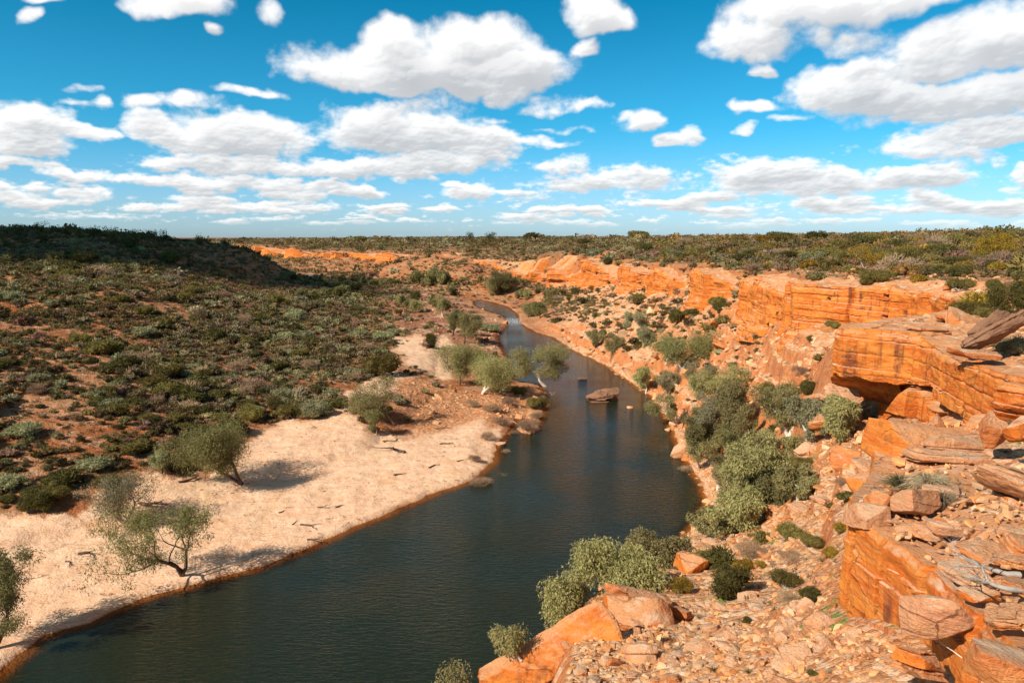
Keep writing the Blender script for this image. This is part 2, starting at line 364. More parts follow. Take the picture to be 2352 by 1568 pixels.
def tps_fit(C, lam=1e-3):
    C = np.array(C, float); u, v = ctrl_space(C[:, 0], C[:, 1]); P = np.stack([u, v], 1); n = len(P)
    d2 = ((P[:, None]-P[None])**2).sum(-1); K = 0.5*d2*np.log(d2+1e-9)+lam*np.eye(n)
    A = np.zeros((n+3, n+3)); A[:n, :n] = K; A[:n, n] = 1; A[:n, n+1:] = P; A[n, :n] = 1; A[n+1:, :n] = P.T
    w = np.linalg.solve(A, np.r_[C[:, 2], 0, 0, 0])
    return P, w
def tps_eval(model, X, Y):
    P, w = model; u, v = ctrl_space(X, Y); out = w[-3]+w[-2]*u+w[-1]*v
    for i in range(len(P)):
        d2 = (u-P[i, 0])**2+(v-P[i, 1])**2
        out = out + w[i]*0.5*d2*np.log(d2+1e-9)
    return out
ML = tps_fit(LC); MU = tps_fit(UC); MU2 = tps_fit(U2C)

# grid: angle x log radius round the lookout, finest where the photo looks
import time
t0 = time.time()
ang = np.concatenate([np.linspace(-180, -60, 40, endpoint=False), np.linspace(-60, -42, 50, endpoint=False), np.linspace(-42, 43, 1300, endpoint=False), np.linspace(43, 60, 50, endpoint=False), np.linspace(60, 180, 40)])
ang = np.radians(ang)
rad = np.concatenate([np.geomspace(0.5, 8, 16, endpoint=False), np.geomspace(8, 14, 60, endpoint=False), np.geomspace(14, 60, 460, endpoint=False), np.geomspace(60, 700, 760, endpoint=False), np.geomspace(700, 2500, 170, endpoint=False), np.geomspace(2500, 30000, 40)])
# coarse evaluation then bilinear upsampling of the smooth parts
ca = ang[::4]; ca = np.r_[ca, ang[-1]] if ca[-1] != ang[-1] else ca
cr = rad[::4]; cr = np.r_[cr, rad[-1]] if cr[-1] != rad[-1] else cr
def upsample(F):
    ia = np.interp(ang, ca, np.arange(len(ca))); ir = np.interp(rad, cr, np.arange(len(cr)))
    a0 = np.minimum(ia.astype(int), len(ca)-2); r0 = np.minimum(ir.astype(int), len(cr)-2)
    fa = (ia-a0)[None, :]; fr = (ir-r0)[:, None]
    A = F[r0][:, a0]; B = F[r0][:, a0+1]; C_ = F[r0+1][:, a0]; D_ = F[r0+1][:, a0+1]
    return ((A*(1-fa)+B*fa)*(1-fr)+(C_*(1-fa)+D_*fa)*fr).astype(np.float32)
CX = np.sin(ca)[None, :]*cr[:, None]; CY = np.cos(ca)[None, :]*cr[:, None]
clipr = np.minimum(1, 6000/np.hypot(CX, CY))
Lc = tps_eval(ML, CX*clipr, CY*clipr); Uc = tps_eval(MU, CX*clipr, CY*clipr)
farw = sstep(np.hypot(CX, CY), 3500, 7000)
Lc = Lc*(1-farw)+37.5*farw; Uc = Uc*(1-farw)+37.5*farw
L = upsample(Lc); U = upsample(Uc); U2 = upsample(np.clip(tps_eval(MU2, CX*clipr, CY*clipr), 20, 38))
GX = (np.sin(ang)[None, :]*rad[:, None]).astype(np.float32); GY = (np.cos(ang)[None, :]*rad[:, None]).astype(np.float32)
GR = np.hypot(GX, GY)
def signed(P, X, Y):
    d = seg_dist(X, Y, P); return np.where(in_poly(X, Y, P), -d, d)
sdr_c = signed(RIVER, CX, CY); sdf_c = signed(FAR1, CX, CY)
sd_riv = upsample(np.minimum(sdr_c, sdf_c))               # <0 in water
near = (GR < 600) & (np.abs(sd_riv) < 6) & (GY > -10)
xx, yy = GX[near], GY[near]
sd = signed(RIVER, xx, yy)
sdi = signed(ISLE, xx, yy)
sd_riv[near] = np.where(sdi < 0, -sdi, sd)
sd_rim = upsample(-signed(RIM_EXT, CX, CY))                # >0 on the upland
near = (np.abs(sd_rim) < 10+0.02*GR) & (GR < 2500)
sd_rim[near] = -signed(RIM_EXT, GX[near], GY[near])
sd_r2 = upsample(-signed(RIM2_EXT, CX, CY))
near = (np.abs(sd_r2) < 6) & (GR < 90)
sd_r2[near] = -signed(RIM2_EXT, GX[near], GY[near])
print('grid', GX.shape, time.time()-t0)

# projected position of every ground point: tells which patch of the place it is
PXc, PYc = None, None
BRK_AT = [atY(x, 600, Y_)[:2] for x, Y_ in ((1393, 385), (1155, 565), (1665, 193), (1530, 268), (1290, 495), (1790, 145), (1465, 310))]
def brk_f(X, Y, R):
    gg = 0
    for q, (bx, by) in enumerate(BRK_AT): gg = np.maximum(gg, (1.0, 1.0, .85, .6, .7, .5, .5)[q]*np.exp(-((X-bx)**2+(Y-by)**2)/(0.055*math.hypot(bx, by))**2))
    f = fbm2(X/np.clip(R*.22, 18, 90), Y/np.clip(R*.22, 18, 90), 3, 401) if False else fbm2(X*0.022, Y*0.022, 3, 401)
    return gg + sstep(f, 0.04, 0.30)*sstep(R, 150, 220) + sstep(fbm2(X*0.012+4, Y*0.012, 3, 402), -0.22, 0.02)*sstep(R, 430, 520)*0.9
def compose(L, U, sd_riv, sd_rim, X, Y, R):
    right = sstep(X - (-12+0.10*Y), -14, 14)
    jitb = 0.5*fbm2(X*0.25, Y*0.25, 3, 3)*np.clip(R/90, .5, 2)
    s = sd_riv + jitb*0.8
    ripple = fbm2(X*0.07, Y*0.07, 3, 8)
    bank = 0.06 + np.where(s < 1.0, s*0.42, 0.42+(s-1)*np.where(right > .5, 0.30, 0.07))
    bank = 0.06 + (1-right)*(np.where(s < 0.8, s*0.55, 0.44+(s-0.8)*0.05)+np.maximum(s-22, 0)*0.4) + right*(s*0.42+np.maximum(s-2.5, 0)*1.6)
    Lg = np.maximum(L, 0.35) + (0.35+0.4*right)*ripple
    k = 0.6+0.02*np.abs(s)
    h = np.clip(0.5+0.5*(bank-Lg)/k, 0, 1)
    land = bank*(1-h)+Lg*h - k*h*(1-h)
    bed = np.maximum(-0.02 + s*0.34, -3.0)
    low = np.where(s > 0, np.maximum(land, 0.03), bed)
    t2 = sstep(sd_r2-1.5, 0, 0.9); low = low*(1-t2)+np.maximum(U2-0.4*(1-sstep(sd_r2, 2.8, 3.9)), low)*t2
    brk = brk_f(X, Y, R); w = 0.9+0.012*R + brk*(6+0.045*R)
    hx, hy = atY(1985, 800, 56.5)[:2]; hol = 6.0*np.exp(-(((X-hx)**2+(Y-hy)**2)/5.5**2)**2)
    t = sstep(sd_rim - (0.6+0.004*R) - hol, 0, w)
    up = U
    return low*(1-t)+up*t, t, right, s
Z, UPM, RIGHT, SR = compose(L, U, sd_riv, sd_rim, GX, GY, GR)
VXp, VYp = proj(GX, GY, Z)
# patches of sand, gravel, river stones (outlined where they lie, then mapped to the ground)
def vmask(polys, soft=12, nz=30, sc=0.02, X=None, Y=None):
    X = VXp if X is None else X; Y = VYp if Y is None else Y
    out = np.zeros(X.shape, np.float32)
    for P in polys:
        P = np.array(P, float); x0, y0 = P.min(0)-60; x1, y1 = P.max(0)+60
        m = (X > x0) & (X < x1) & (Y > y0) & (Y < y1)
        if not m.any(): continue
        d = seg_dist(X[m], Y[m]*1.0, P); d = np.where(in_poly(X[m], Y[m], P), d, -d)
        d = d + nz*fbm2(X[m]*sc, Y[m]*sc*2, 4, 11)
        out[m] = np.maximum(out[m], sstep(d, -soft, soft))
    return out
P_SAND = [[(-300,1190),(60,1180),(160,1185),(330,1090),(440,1105),(560,1010),(640,965),(830,935),(860,990),(960,1000),(1060,940),(1110,930),(1160,980),(1140,1060),(1080,1115),(920,1175),(680,1280),(430,1360),(200,1450),(60,1520),(-300,1650)],
          [(905,775),(960,768),(1040,790),(1035,862),(975,858),(900,812)],[(860,830),(930,850),(960,880),(900,900),(830,930),(790,900),(850,870)]]
P_GRAV = [[(930,862),(1010,885),(1135,905),(1110,960),(1040,985),(960,1000),(950,930),(900,880)],[(1090,930),(1180,900),(1230,930),(1190,960),(1120,990)]]
P_BED = [[(640,628),(830,636),(960,655),(1070,686),(1100,715),(1160,740),(1140,800),(1130,880),(1060,850),(1010,780),(930,760),(890,690),(800,655)]]
P_PATH = [[(1230,745),(1300,770),(1420,800),(1560,880),(1700,980),(1640,1000),(1540,930),(1420,860),(1300,800),(1200,755)],[(880,820),(1000,760),(1100,790),(1050,900),(920,960)]]
valley = (1-UPM)
M_SAND = vmask(P_SAND)*valley*(VYp > 600); M_GRAV = vmask(P_GRAV, 10, 10)*valley; M_BED = vmask(P_BED, 12, 10)*valley
left = 1-RIGHT
# rough stony ground on the right, ledges
near_m = (GR < 420) & (GY > -5) & (np.abs(np.arctan2(GX, GY)) < 0.85)
stony = RIGHT*(1-UPM)*sstep(SR, 0.0, 3.0)*np.where((sd_r2 > -.2) & (GR < 90), sstep(sd_r2, 2.6, 3.8), 1)
disp = np.zeros_like(Z)
idx = np.where(near_m & (RIGHT > 0.05) & (SR > -0.5))
x, y, r = GX[idx], GY[idx], GR[idx]; st = np.maximum(stony[idx], UPM[idx]*0.55*sstep(130-r, 0, 60)+0)
rot = 0.5
xr = x*cos(rot)-y*sin(rot); yr = x*sin(rot)+y*cos(rot)
wx = xr+0.35*fbm2(x*.5, y*.5, 2, 31); wy = yr+0.35*fbm2(x*.5, y*.5, 2, 32)
acc = np.zeros_like(x)
for sc_, amp, sd_ in ((3.4, 0.50, 1), (1.5, 0.26, 2), (0.62, 0.15, 3), (0.27, 0.07, 4)):
    f1, f2, hid, vx_, vy_ = worley2(wx/sc_, wy/sc_*1.1, 50+sd_)
    edge_ = sstep(f2-f1, 0.02, 0.22)
    tilt = (hrand((hid*1e6).astype(int), 3*np.ones_like(x), seed=5)-0.5)*vx_ + (hrand((hid*1e6).astype(int), 7*np.ones_like(x), seed=6)-0.35)*vy_
    present = sstep(fbm2(x*0.11/sc_+sd_*9, y*0.11/sc_, 2, 60+sd_), -0.28, 0.25)
    vis = np.clip(1.6-r*0.0035/sc_*1.6, 0, 1)
    acc += amp*(hid-0.45+0.9*tilt)*edge_*present*vis
disp[idx] += acc*st*np.clip(0.55+r/150, .6, 1.4)
Z = Z+disp
# bedding: low ledges stepping down the right slope and the left hill
_g = np.random.default_rng(12); _th = np.exp(_g.normal(.25, .55, 60)); _b = np.r_[-4, -4+np.cumsum(_th)]
zz = Z + 1.6*fbm2(GX*0.03, GY*0.03, 3, 71) + 0.45*fbm2(GX*0.22, GY*0.22, 3, 70)
_i = np.clip(np.searchsorted(_b, zz)-1, 0, len(_th)-1); fr = (zz-_b[_i])/_th[_i]
terr = (sstep(fr, 0.62, 0.97)-fr)*_th[_i]
ledge = stony*sstep(fbm2(GX*0.04+5, GY*0.04, 4, 72), -0.05, 0.22)*sstep(GR, 24, 40)
ledgeL = left*(1-UPM)*sstep(fbm2(GX*0.012, GY*0.03, 3, 73), 0.0, 0.3)*sstep(Z, 8, 16)*0.9
Z = Z + terr*np.clip(ledge*0.8+ledgeL, 0, 1) + stony*0.55*fbm2(GX*0.16, GY*0.16, 4, 78)*sstep(GR, 24, 50)
Z = Z + 0.14*fbm2(GX*0.5, GY*0.5, 4, 74)*sstep(SR, 0.4, 3)*(1-0.65*M_SAND)*np.clip(GR/60, .4, 2)
Z = Z + (M_BED+0.5*M_GRAV)*0.5*np.abs(fbm2(GX*0.35, GY*0.35, 4, 75))
# wind and flood hummocks in the sand
Z = Z + M_SAND*(0.16*fbm2(GX*0.22, GY*0.10, 3, 76)+0.02*fbm2(GX*0.9+GY*.5, GY*0.9, 2, 79))*sstep(SR, 0.5, 4)
LEDGE = np.clip(ledge*.8+ledgeL, 0, 1)*sstep(fr, 0.58, 0.7)*sstep(1.0-fr, 0, 0.04)
Z[(SR > 0.3)] = np.maximum(Z[(SR > 0.3)], 0.05)

# ray to ground lookup
def ground(X, Y):
    a = np.arctan2(X, Y); r = np.hypot(X, Y)
    ia = np.interp(a, ang, np.arange(len(ang))); ir = np.interp(r, rad, np.arange(len(rad)))
    a0 = np.minimum(ia.astype(int), len(ang)-2); r0 = np.minimum(ir.astype(int), len(rad)-2); fa = ia-a0; fr_ = ir-r0
    return (Z[r0, a0]*(1-fa)+Z[r0, a0+1]*fa)*(1-fr_)+(Z[r0+1, a0]*(1-fa)+Z[r0+1, a0+1]*fa)*fr_
def gsamp(F, X, Y):
    a = np.arctan2(X, Y); r = np.hypot(X, Y)
    ia = np.clip(np.round(np.interp(a, ang, np.arange(len(ang)))).astype(int), 0, len(ang)-1); ir = np.clip(np.round(np.interp(r, rad, np.arange(len(rad)))).astype(int), 0, len(rad)-1)
    return F[ir, ia]
def hit(x, y, rmin=9, rmax=5000):
    a, c, e = ray(x, y); th = math.atan2(a, c); s = math.hypot(a, c)
    rr = rad[(rad > rmin) & (rad < rmax)]
    zr = CAMH + e/s*rr; g = ground(np.sin(th)*rr, np.cos(th)*rr)
    k = np.where(zr < g)[0]
    if len(k) == 0: return None
    k = k[0]; r = rr[k]
    if k > 0:
        d0 = zr[k-1]-g[k-1]; d1 = g[k]-zr[k]; r = rr[k-1]+(rr[k]-rr[k-1])*d0/(d0+d1+1e-9)
    X, Y = sin(th)*r, cos(th)*r
    return np.array([X, Y, float(ground(np.array([X]), np.array([Y]))[0])])

# ---------------------------------------------------------------- mesh helpers
def mesh_from(name, verts, faces, mat=None, smooth=True, attrs=None, fattrs=None):
    verts = np.asarray(verts, np.float32); faces = np.asarray(faces, np.int32)
    me = bpy.data.meshes.new(name); n = len(faces); k = faces.shape[1]
    me.vertices.add(len(verts)); me.vertices.foreach_set('co', verts.ravel())
    me.loops.add(n*k); me.loops.foreach_set('vertex_index', faces.ravel())
    me.polygons.add(n); me.polygons.foreach_set('loop_start', np.arange(0, n*k, k, dtype=np.int32))
    try: me.polygons.foreach_set('loop_total', np.full(n, k, np.int32))
    except Exception: pass
    me.polygons.foreach_set('use_smooth', np.full(n, smooth, bool))
    me.update(calc_edges=True)
    if attrs:
        for nm, a in attrs.items():
            a = np.asarray(a, np.float32)
            if a.ndim == 1:
                at = me.attributes.new(nm, 'FLOAT', 'POINT'); at.data.foreach_set('value', a)
            else:
                at = me.attributes.new(nm, 'FLOAT_VECTOR', 'POINT'); at.data.foreach_set('vector', a.ravel())
    if mat: me.materials.append(mat)
    return me
def grid_faces(nr, nc, keep=None):
    i = np.arange(nr-1)[:, None]*nc+np.arange(nc-1)[None, :]
    f = np.stack([i, i+1, i+nc+1, i+nc], -1)
    return f[keep] if keep is not None else f.reshape(-1, 4)
def link(name, me, parent=None, loc=None, label=None, cat=None, group=None, kind=None):
    o = bpy.data.objects.new(name, me); scene.collection.objects.link(o)
    if parent: o.parent = parent
    if loc is not None: o.location = loc
    tag(o, label, cat, group, kind); return o
def tag(o, label=None, cat=None, group=None, kind=None):
    if label: o['label'] = label
    if cat: o['category'] = cat
    if group: o['group'] = group
    if kind: o['kind'] = kind
    return o

# ---------------------------------------------------------------- materials
def material(name):
    m = bpy.data.materials.new(name); m.use_nodes = True
    t = NT(m.node_tree); t.n.clear()
    out = t.new('ShaderNodeOutputMaterial'); bs = t.new('ShaderNodeBsdfPrincipled'); t.l.new(bs.outputs[0], out.inputs[0])
    bs.inputs['Roughness'].default_value = 0.9; bs.inputs['Specular IOR Level'].default_value = 0.15
    return m, t, bs, out
def attr(t, nm, out='Fac'):
    a = t.new('ShaderNodeAttribute', attribute_name=nm); return a.outputs[out]
def bump(t, bs, h, dist, strength=1.0):
    b = t.new('ShaderNodeBump'); b.inputs['Distance'].default_value = dist; b.inputs['Strength'].default_value = strength
    t.put(b.inputs['Height'], h); t.l.new(b.outputs[0], bs.inputs['Normal']); return b

def rock_color(t, pos, nz, pale=0.0):
    """orange sandstone: beds, dark varnish streaks, pale bleached tops"""
    a = t.noise(t.mapping(pos, (0.25, 0.25, 1.1)), 1.0, 5, 0.6)
    b = t.noise(t.mapping(pos, (0.9, 0.9, 6.0)), 1.0, 4, 0.65)
    streak = t.noise(t.mapping(pos, (1.1, 1.1, 0.10)), 1.0, 5, 0.62, dist=0.4)
    streak2 = t.noise(t.mapping(pos, (2.7, 2.7, 0.22), (7, 3, 1)), 1.0, 3, 0.6)
    patch = t.noise(t.mapping(pos, (0.16, 0.16, 0.35), (3, 9, 2)), 1.0, 3, 0.5)
    c = t.mix(t.ramp(a, 0.34, 0.66), (0.72, 0.235, 0.040), (0.62, 0.135, 0.018))
    c = t.mix(t.ramp(b, 0.45, 0.72, 0, 0.55), c, (0.80, 0.36, 0.11))
    c = t.mix(t.math('MULTIPLY', t.ramp(streak2, 0.55, 0.75), 0.45), c, (0.40, 0.065, 0.010))
    vs = t.math('MULTIPLY', t.ramp(streak, 0.50, 0.66), t.ramp(patch, 0.44, 0.58))
    c = t.mix(t.math('MULTIPLY', vs, 0.80), c, (0.13, 0.042, 0.028))
    fine = t.noise(pos, 14.0, 4, 0.65)
    ck = t.new('ShaderNodeTexVoronoi', feature='DISTANCE_TO_EDGE'); t.put(ck.inputs['Vector'], t.vmath('ADD', t.mapping(pos, (0.55, 0.55, 1.5)), t.vmath('MULTIPLY', t.noise(pos, 1.1, 4, .6, out=1), (0.9, 0.9, 0.5))))
    ck.inputs['Scale'].default_value = 0.8
    crackf = t.math('MULTIPLY', t.ramp(ck.outputs['Distance'], 0.035, 0.0), t.ramp(t.noise(pos, 0.5, 3, .5), .45, .60))
    top = t.mix(t.ramp(fine, 0.35, 0.65), (0.72, 0.37, 0.185), (0.60, 0.26, 0.11))
    top = t.mix(t.ramp(t.noise(pos, 0.8, 4, 0.6), 0.50, 0.70, 0, 0.7), top, (0.82, 0.62, 0.44))
    top = t.mix(t.ramp(t.noise(pos, 2.3, 4, 0.6), 0.58, 0.72, 0, 0.6), top, (0.30, 0.12, 0.075))
    up = t.ramp(t.math('ADD', nz, t.math('MULTIPLY', t.math('SUBTRACT', a, 0.5), 0.5)), 0.45, 0.85, 0, 0.9)
    c = t.mix(up, c, top)
    if pale < 0: return t.mix(0.4, t.mix(a, (0.20, 0.095, 0.055), (0.40, 0.21, 0.12)), t.mix(fine, (.3, .3, .3), (1, 1, 1)), 'MULTIPLY')
    if pale: c = t.mix(pale, c, (0.80, 0.55, 0.36))
    c = t.mix(t.math('MULTIPLY', crackf, 0.75), c, (0.10, 0.035, 0.015))
    stain = t.math('MULTIPLY', t.ramp(t.noise(pos, 1.7, 5, .7), .56, .66), t.ramp(t.noise(t.mapping(pos, (1, 1, 1), (5, 5, 5)), 0.35, 3, .5), .46, .6))
    c = t.mix(t.math('MULTIPLY', stain, 0.5), c, (0.20, 0.075, 0.04))
    return t.mix(0.40, c, t.mix(fine, (0.55, 0.55, 0.55), (1.0, 1.0, 1.0)), 'MULTIPLY')
def make_rock_mat(name, pale=0.0, bdist=0.10):
    m, t, bs, out = material(name)
    g = t.new('ShaderNodeNewGeometry'); nz = t.xyz(g.outputs['True Normal'])[2]
    pos = g.outputs['Position']
    t.put(bs.inputs['Base Color'], rock_color(t, pos, nz, pale))
    h = t.math('ADD', t.noise(t.mapping(pos, (0.8, 0.8, 2.6)), 1.3, 6, 0.72), t.math('MULTIPLY', t.noise(pos, 9, 5, 0.7), 0.35))
    bump(t, bs, h, bdist*2.2)
    return m
M_ROCK = make_rock_mat('orange_sandstone', 0.0, 0.08)
M_ROCKP = make_rock_mat('pale_sandstone', 0.38, 0.11)
M_ROCKB = make_rock_mat('boulder_sandstone', 0.12, 0.11)
M_ROCKD = make_rock_mat('brown_river_rock', -1, 0.06)

def ground_material():
    m, t, bs, out = material('ground_earth')
    g = t.new('ShaderNodeNewGeometry'); pos = g.outputs['Position']; nz = t.xyz(g.outputs['True Normal'])[2]
    sand = attr(t, 'sand'); grav = attr(t, 'gravel'); bed = attr(t, 'stones'); right = attr(t, 'right'); up = attr(t, 'upland'); wet = attr(t, 'wet')
    ledge = attr(t, 'ledge'); litter = attr(t, 'litter')
    n1 = t.noise(pos, 0.06, 5, 0.6); n2 = t.noise(pos, 0.45, 5, 0.65); n3 = t.noise(pos, 2.6, 5, 0.7); n4 = t.noise(pos, 9.0, 4, 0.7)
    red = t.mix(t.ramp(n1, 0.40, 0.62), (0.50, 0.150, 0.042), (0.66, 0.30, 0.135))
    red = t.mix(t.ramp(n2, 0.50, 0.66), red, (0.70, 0.40, 0.23))
    red = t.mix(t.ramp(n3, 0.55, 0.70, 0, 0.6), red, (0.22, 0.085, 0.040))
    sandc = t.mix(t.ramp(n2, 0.35, 0.65), (0.88, 0.575, 0.37), (0.80, 0.47, 0.28))
    sandc = t.mix(t.ramp(n3, 0.60, 0.74, 0, 0.35), sandc, (0.60, 0.36, 0.20))
    fl = t.noise(t.mapping(pos, (0.10, 0.30, 1), rot=(0, 0, radians(-35))), 1.0, 5, .7)
    sandc = t.mix(t.math('MULTIPLY', t.ramp(t.math('ABSOLUTE', t.math('SUBTRACT', fl, 0.5)), 0.030, 0.0), t.ramp(n3, .42, .58, 0, .8)), sandc, (0.42, 0.20, 0.10))
    sandc = t.mix(t.ramp(fl, 0.53, 0.66, 0, 0.65), sandc, (0.70, 0.36, 0.19))
    sandc = t.mix(t.math('MULTIPLY', t.ramp(n1, 0.54, 0.62), t.ramp(n3, 0.50, 0.62, 0, 0.40)), sandc, (0.50, 0.42, 0.16))
    vo = t.new('ShaderNodeTexVoronoi'); t.put(vo.inputs['Vector'], pos); vo.inputs['Scale'].default_value = 1.5; vo.inputs['Randomness'].default_value = 1
    vr = t.xyz(vo.outputs['Color'])[0]
    gravc = t.mix(vr, (0.62, 0.24, 0.085), (0.74, 0.42, 0.23)); gravc = t.mix(t.ramp(vo.outputs['Distance'], 0.35, 0.6, 0, .6), gravc, (0.30, 0.10, 0.04))
    bedc = t.mix(vr, (0.30, 0.11, 0.055), (0.50, 0.22, 0.12)); bedc = t.mix(t.ramp(n3, 0.5, 0.66), bedc, (0.16, 0.075, 0.045))
    bedc = t.mix(t.ramp(n1, 0.50, 0.60, 0, .7), bedc, (0.66, 0.42, 0.26))
    v2 = t.new('ShaderNodeTexVoronoi'); t.put(v2.inputs['Vector'], t.mapping(pos, (1, 1, 1.8))); v2.inputs['Scale'].default_value = 0.9
    v2r = t.xyz(v2.outputs['Color'])[1]
    v3 = t.new('ShaderNodeTexVoronoi'); t.put(v3.inputs['Vector'], t.mapping(pos, (1, 1, 1.4))); v3.inputs['Scale'].default_value = 3.6
    v3r = t.xyz(v3.outputs['Color'])[0]
    tal = t.mix(v2r, (0.70, 0.33, 0.135), (0.84, 0.50, 0.27))
    tal = t.mix(t.ramp(v3r, 0.55, 0.9, 0, 0.8), tal, (0.80, 0.56, 0.38)); tal = t.mix(t.ramp(v3r, 0.30, 0.1, 0, 0.7), tal, (0.46, 0.17, 0.07))
    tal = t.mix(t.ramp(n1, 0.50, 0.66, 0, 0.45), tal, (0.62, 0.22, 0.075))
    tal = t.mix(t.ramp(n3, 0.60, 0.74, 0, 0.45), tal, (0.26, 0.12, 0.075))
    grass = t.math('MULTIPLY', t.ramp(t.noise(t.mapping(pos, (1, 1, 1), (4, 4, 4)), 0.32, 5, 0.7), 0.60, 0.65), attr(t, 'grass'))
    upc = t.mix(t.ramp(n2, 0.40, 0.62), (0.58, 0.215, 0.075), (0.70, 0.38, 0.20))
    upc = t.mix(t.ramp(n3, 0.52, 0.68), upc, (0.30, 0.13, 0.06))
    c = t.mix(right, red, tal)
    c = t.mix(up, c, upc)
    c = t.mix(bed, c, bedc); c = t.mix(sand, c, sandc); c = t.mix(grav, c, gravc)
    steep = t.math('MULTIPLY', t.ramp(nz, 0.86, 0.60), t.math('SUBTRACT', 1.0, sand))
    c = t.mix(t.math('MAXIMUM', t.math('MULTIPLY', steep, 0.75), t.math('MULTIPLY', ledge, 0.6)), c, t.mix(t.ramp(n2, .4, .6), (0.66, 0.20, 0.045), (0.48, 0.12, 0.03)))
    c = t.mix(grass, c, (0.21, 0.28, 0.055))
    c = t.mix(t.math('MULTIPLY', litter, t.ramp(n3, 0.38, 0.55)), c, (0.17, 0.10, 0.055))
    c = t.mix(wet, c, (0.36, 0.125, 0.035))
    c = t.mix(t.math('MULTIPLY_ADD', sand, -0.20, 0.30), c, t.mix(n4, (0.5, 0.5, 0.5), (1.05, 1.05, 1.05)), 'MULTIPLY')
    t.put(bs.inputs['Base Color'], c)
    rough = t.math('SUBTRACT', 1.0, t.math('MULTIPLY', sand, 0.75))
    h = t.math('MULTIPLY', t.math('ADD', t.math('MULTIPLY', n3, 0.9), t.math('ADD', t.math('MULTIPLY', n4, 0.35), t.math('MULTIPLY', v3.outputs['Distance'], -0.5))), rough)
    h = t.math('ADD', h, t.math('MULTIPLY', sand, t.math('MULTIPLY', t.noise(pos, 1.3, 5, 0.62), 0.15)))
    bump(t, bs, h, 0.30)
    return m
M_GROUND = ground_material()
wet = sstep(0.20-Z, 0, 0.18)*(SR < 14)*(0.6-0.3*RIGHT)
litter = (1-M_SAND)*(1-M_GRAV)*(left*0.38+UPM*0.55)*(1-0.8*M_BED)
grassm = RIGHT*(1-UPM)*sstep(70-GR, 0, 20)*sstep(GX, 4, 8)
grid_at = dict(sand=M_SAND.ravel(), gravel=M_GRAV.ravel(), stones=M_BED.ravel(), right=RIGHT.ravel(), upland=UPM.ravel(), wet=wet.ravel(), ledge=LEDGE.ravel(), litter=litter.ravel(), grass=grassm.ravel())
gv = np.stack([GX.ravel(), GY.ravel(), Z.ravel()], 1)
ground_me = mesh_from('ground', gv, grid_faces(len(rad), len(ang))[:, ::-1], M_GROUND, True, grid_at)
link('ground', ground_me, kind='structure')

# water: one flat sheet at height 0 wherever the bed is below it
sub_a = np.arange(0, len(ang), 2); sub_r = np.arange(0, len(rad), 2)
wz = Z[np.ix_(sub_r, sub_a)]; wx_ = GX[np.ix_(sub_r, sub_a)]; wy_ = GY[np.ix_(sub_r, sub_a)]; ws = SR[np.ix_(sub_r, sub_a)]
okv = (ws < 2.5)
keep = okv[:-1, :-1] | okv[1:, :-1] | okv[:-1, 1:] | okv[1:, 1:]
keep &= (np.hypot(wx_, wy_)[:-1, :-1] < 1500)
wf = grid_faces(len(sub_r), len(sub_a), keep)[:, ::-1]
used, inv = np.unique(wf, return_inverse=True)
wv = np.stack([wx_.ravel(), wy_.ravel(), np.zeros(wx_.size)], 1)[used]
depth = np.clip(-wz.ravel()[used], 0, 3)
fp = atz(1178, 738); foam = np.exp(-((wv[:, 0]-fp[0])**2/60+(wv[:, 1]-fp[1])**2/260))
depth = np.maximum(depth, foam*1.5)
def water_material():
    m, t, bs, out = material('river_water')
    g = t.new('ShaderNodeNewGeometry'); pos = g.outputs['Position']
    bs.inputs['Roughness'].default_value = 0.06; bs.inputs['Specular IOR Level'].default_value = 0.20; bs.inputs['IOR'].default_value = 1.33
    dp = attr(t, 'depth')
    n = t.noise(pos, 0.03, 3, 0.5)
    c = t.mix(n, (0.009, 0.017, 0.009), (0.018, 0.020, 0.007))
    t.put(bs.inputs['Base Color'], c)
    w1 = t.noise(t.mapping(pos, (0.75, 2.4, 1), rot=(0, 0, radians(28))), 1.0, 3, 0.55, dist=0.3)
    w2 = t.noise(t.mapping(pos, (2.4, 6.0, 1), rot=(0, 0, radians(18))), 1.0, 3, 0.6)
    w3 = t.noise(pos, 0.05, 2, 0.5)
    amp = t.ramp(w3, 0.35, 0.65, 0.55, 1.2)
    h = t.math('MULTIPLY', t.math('ADD', w1, t.math('MULTIPLY', w2, 0.30)), amp)
    bump(t, bs, h, 0.17)
    fo = t.math('MULTIPLY', attr(t, 'foam'), t.ramp(t.noise(pos, 1.1, 4, .7), .48, .58))
    t.put(bs.inputs['Base Color'], t.mix(fo, c, (.75, .78, .78))); t.put(bs.inputs['Roughness'], t.ramp(fo, 0, 1, .06, .8))
    tr = t.new('ShaderNodeBsdfTransparent'); tr.inputs[0].default_value = (0.78, 0.62, 0.40, 1)
    ms = t.new('ShaderNodeMixShader'); t.l.new(t.ramp(dp, 0.0, 0.9, 0.05, 1.0), ms.inputs[0])
    t.l.new(tr.outputs[0], ms.inputs[1]); t.l.new(bs.outputs[0], ms.inputs[2]); t.l.new(ms.outputs[0], out.inputs[0])
    return m
water_me = mesh_from('river', wv, inv.reshape(-1, 4), water_material(), True, dict(depth=depth, foam=foam))
link('river', water_me, kind='structure')

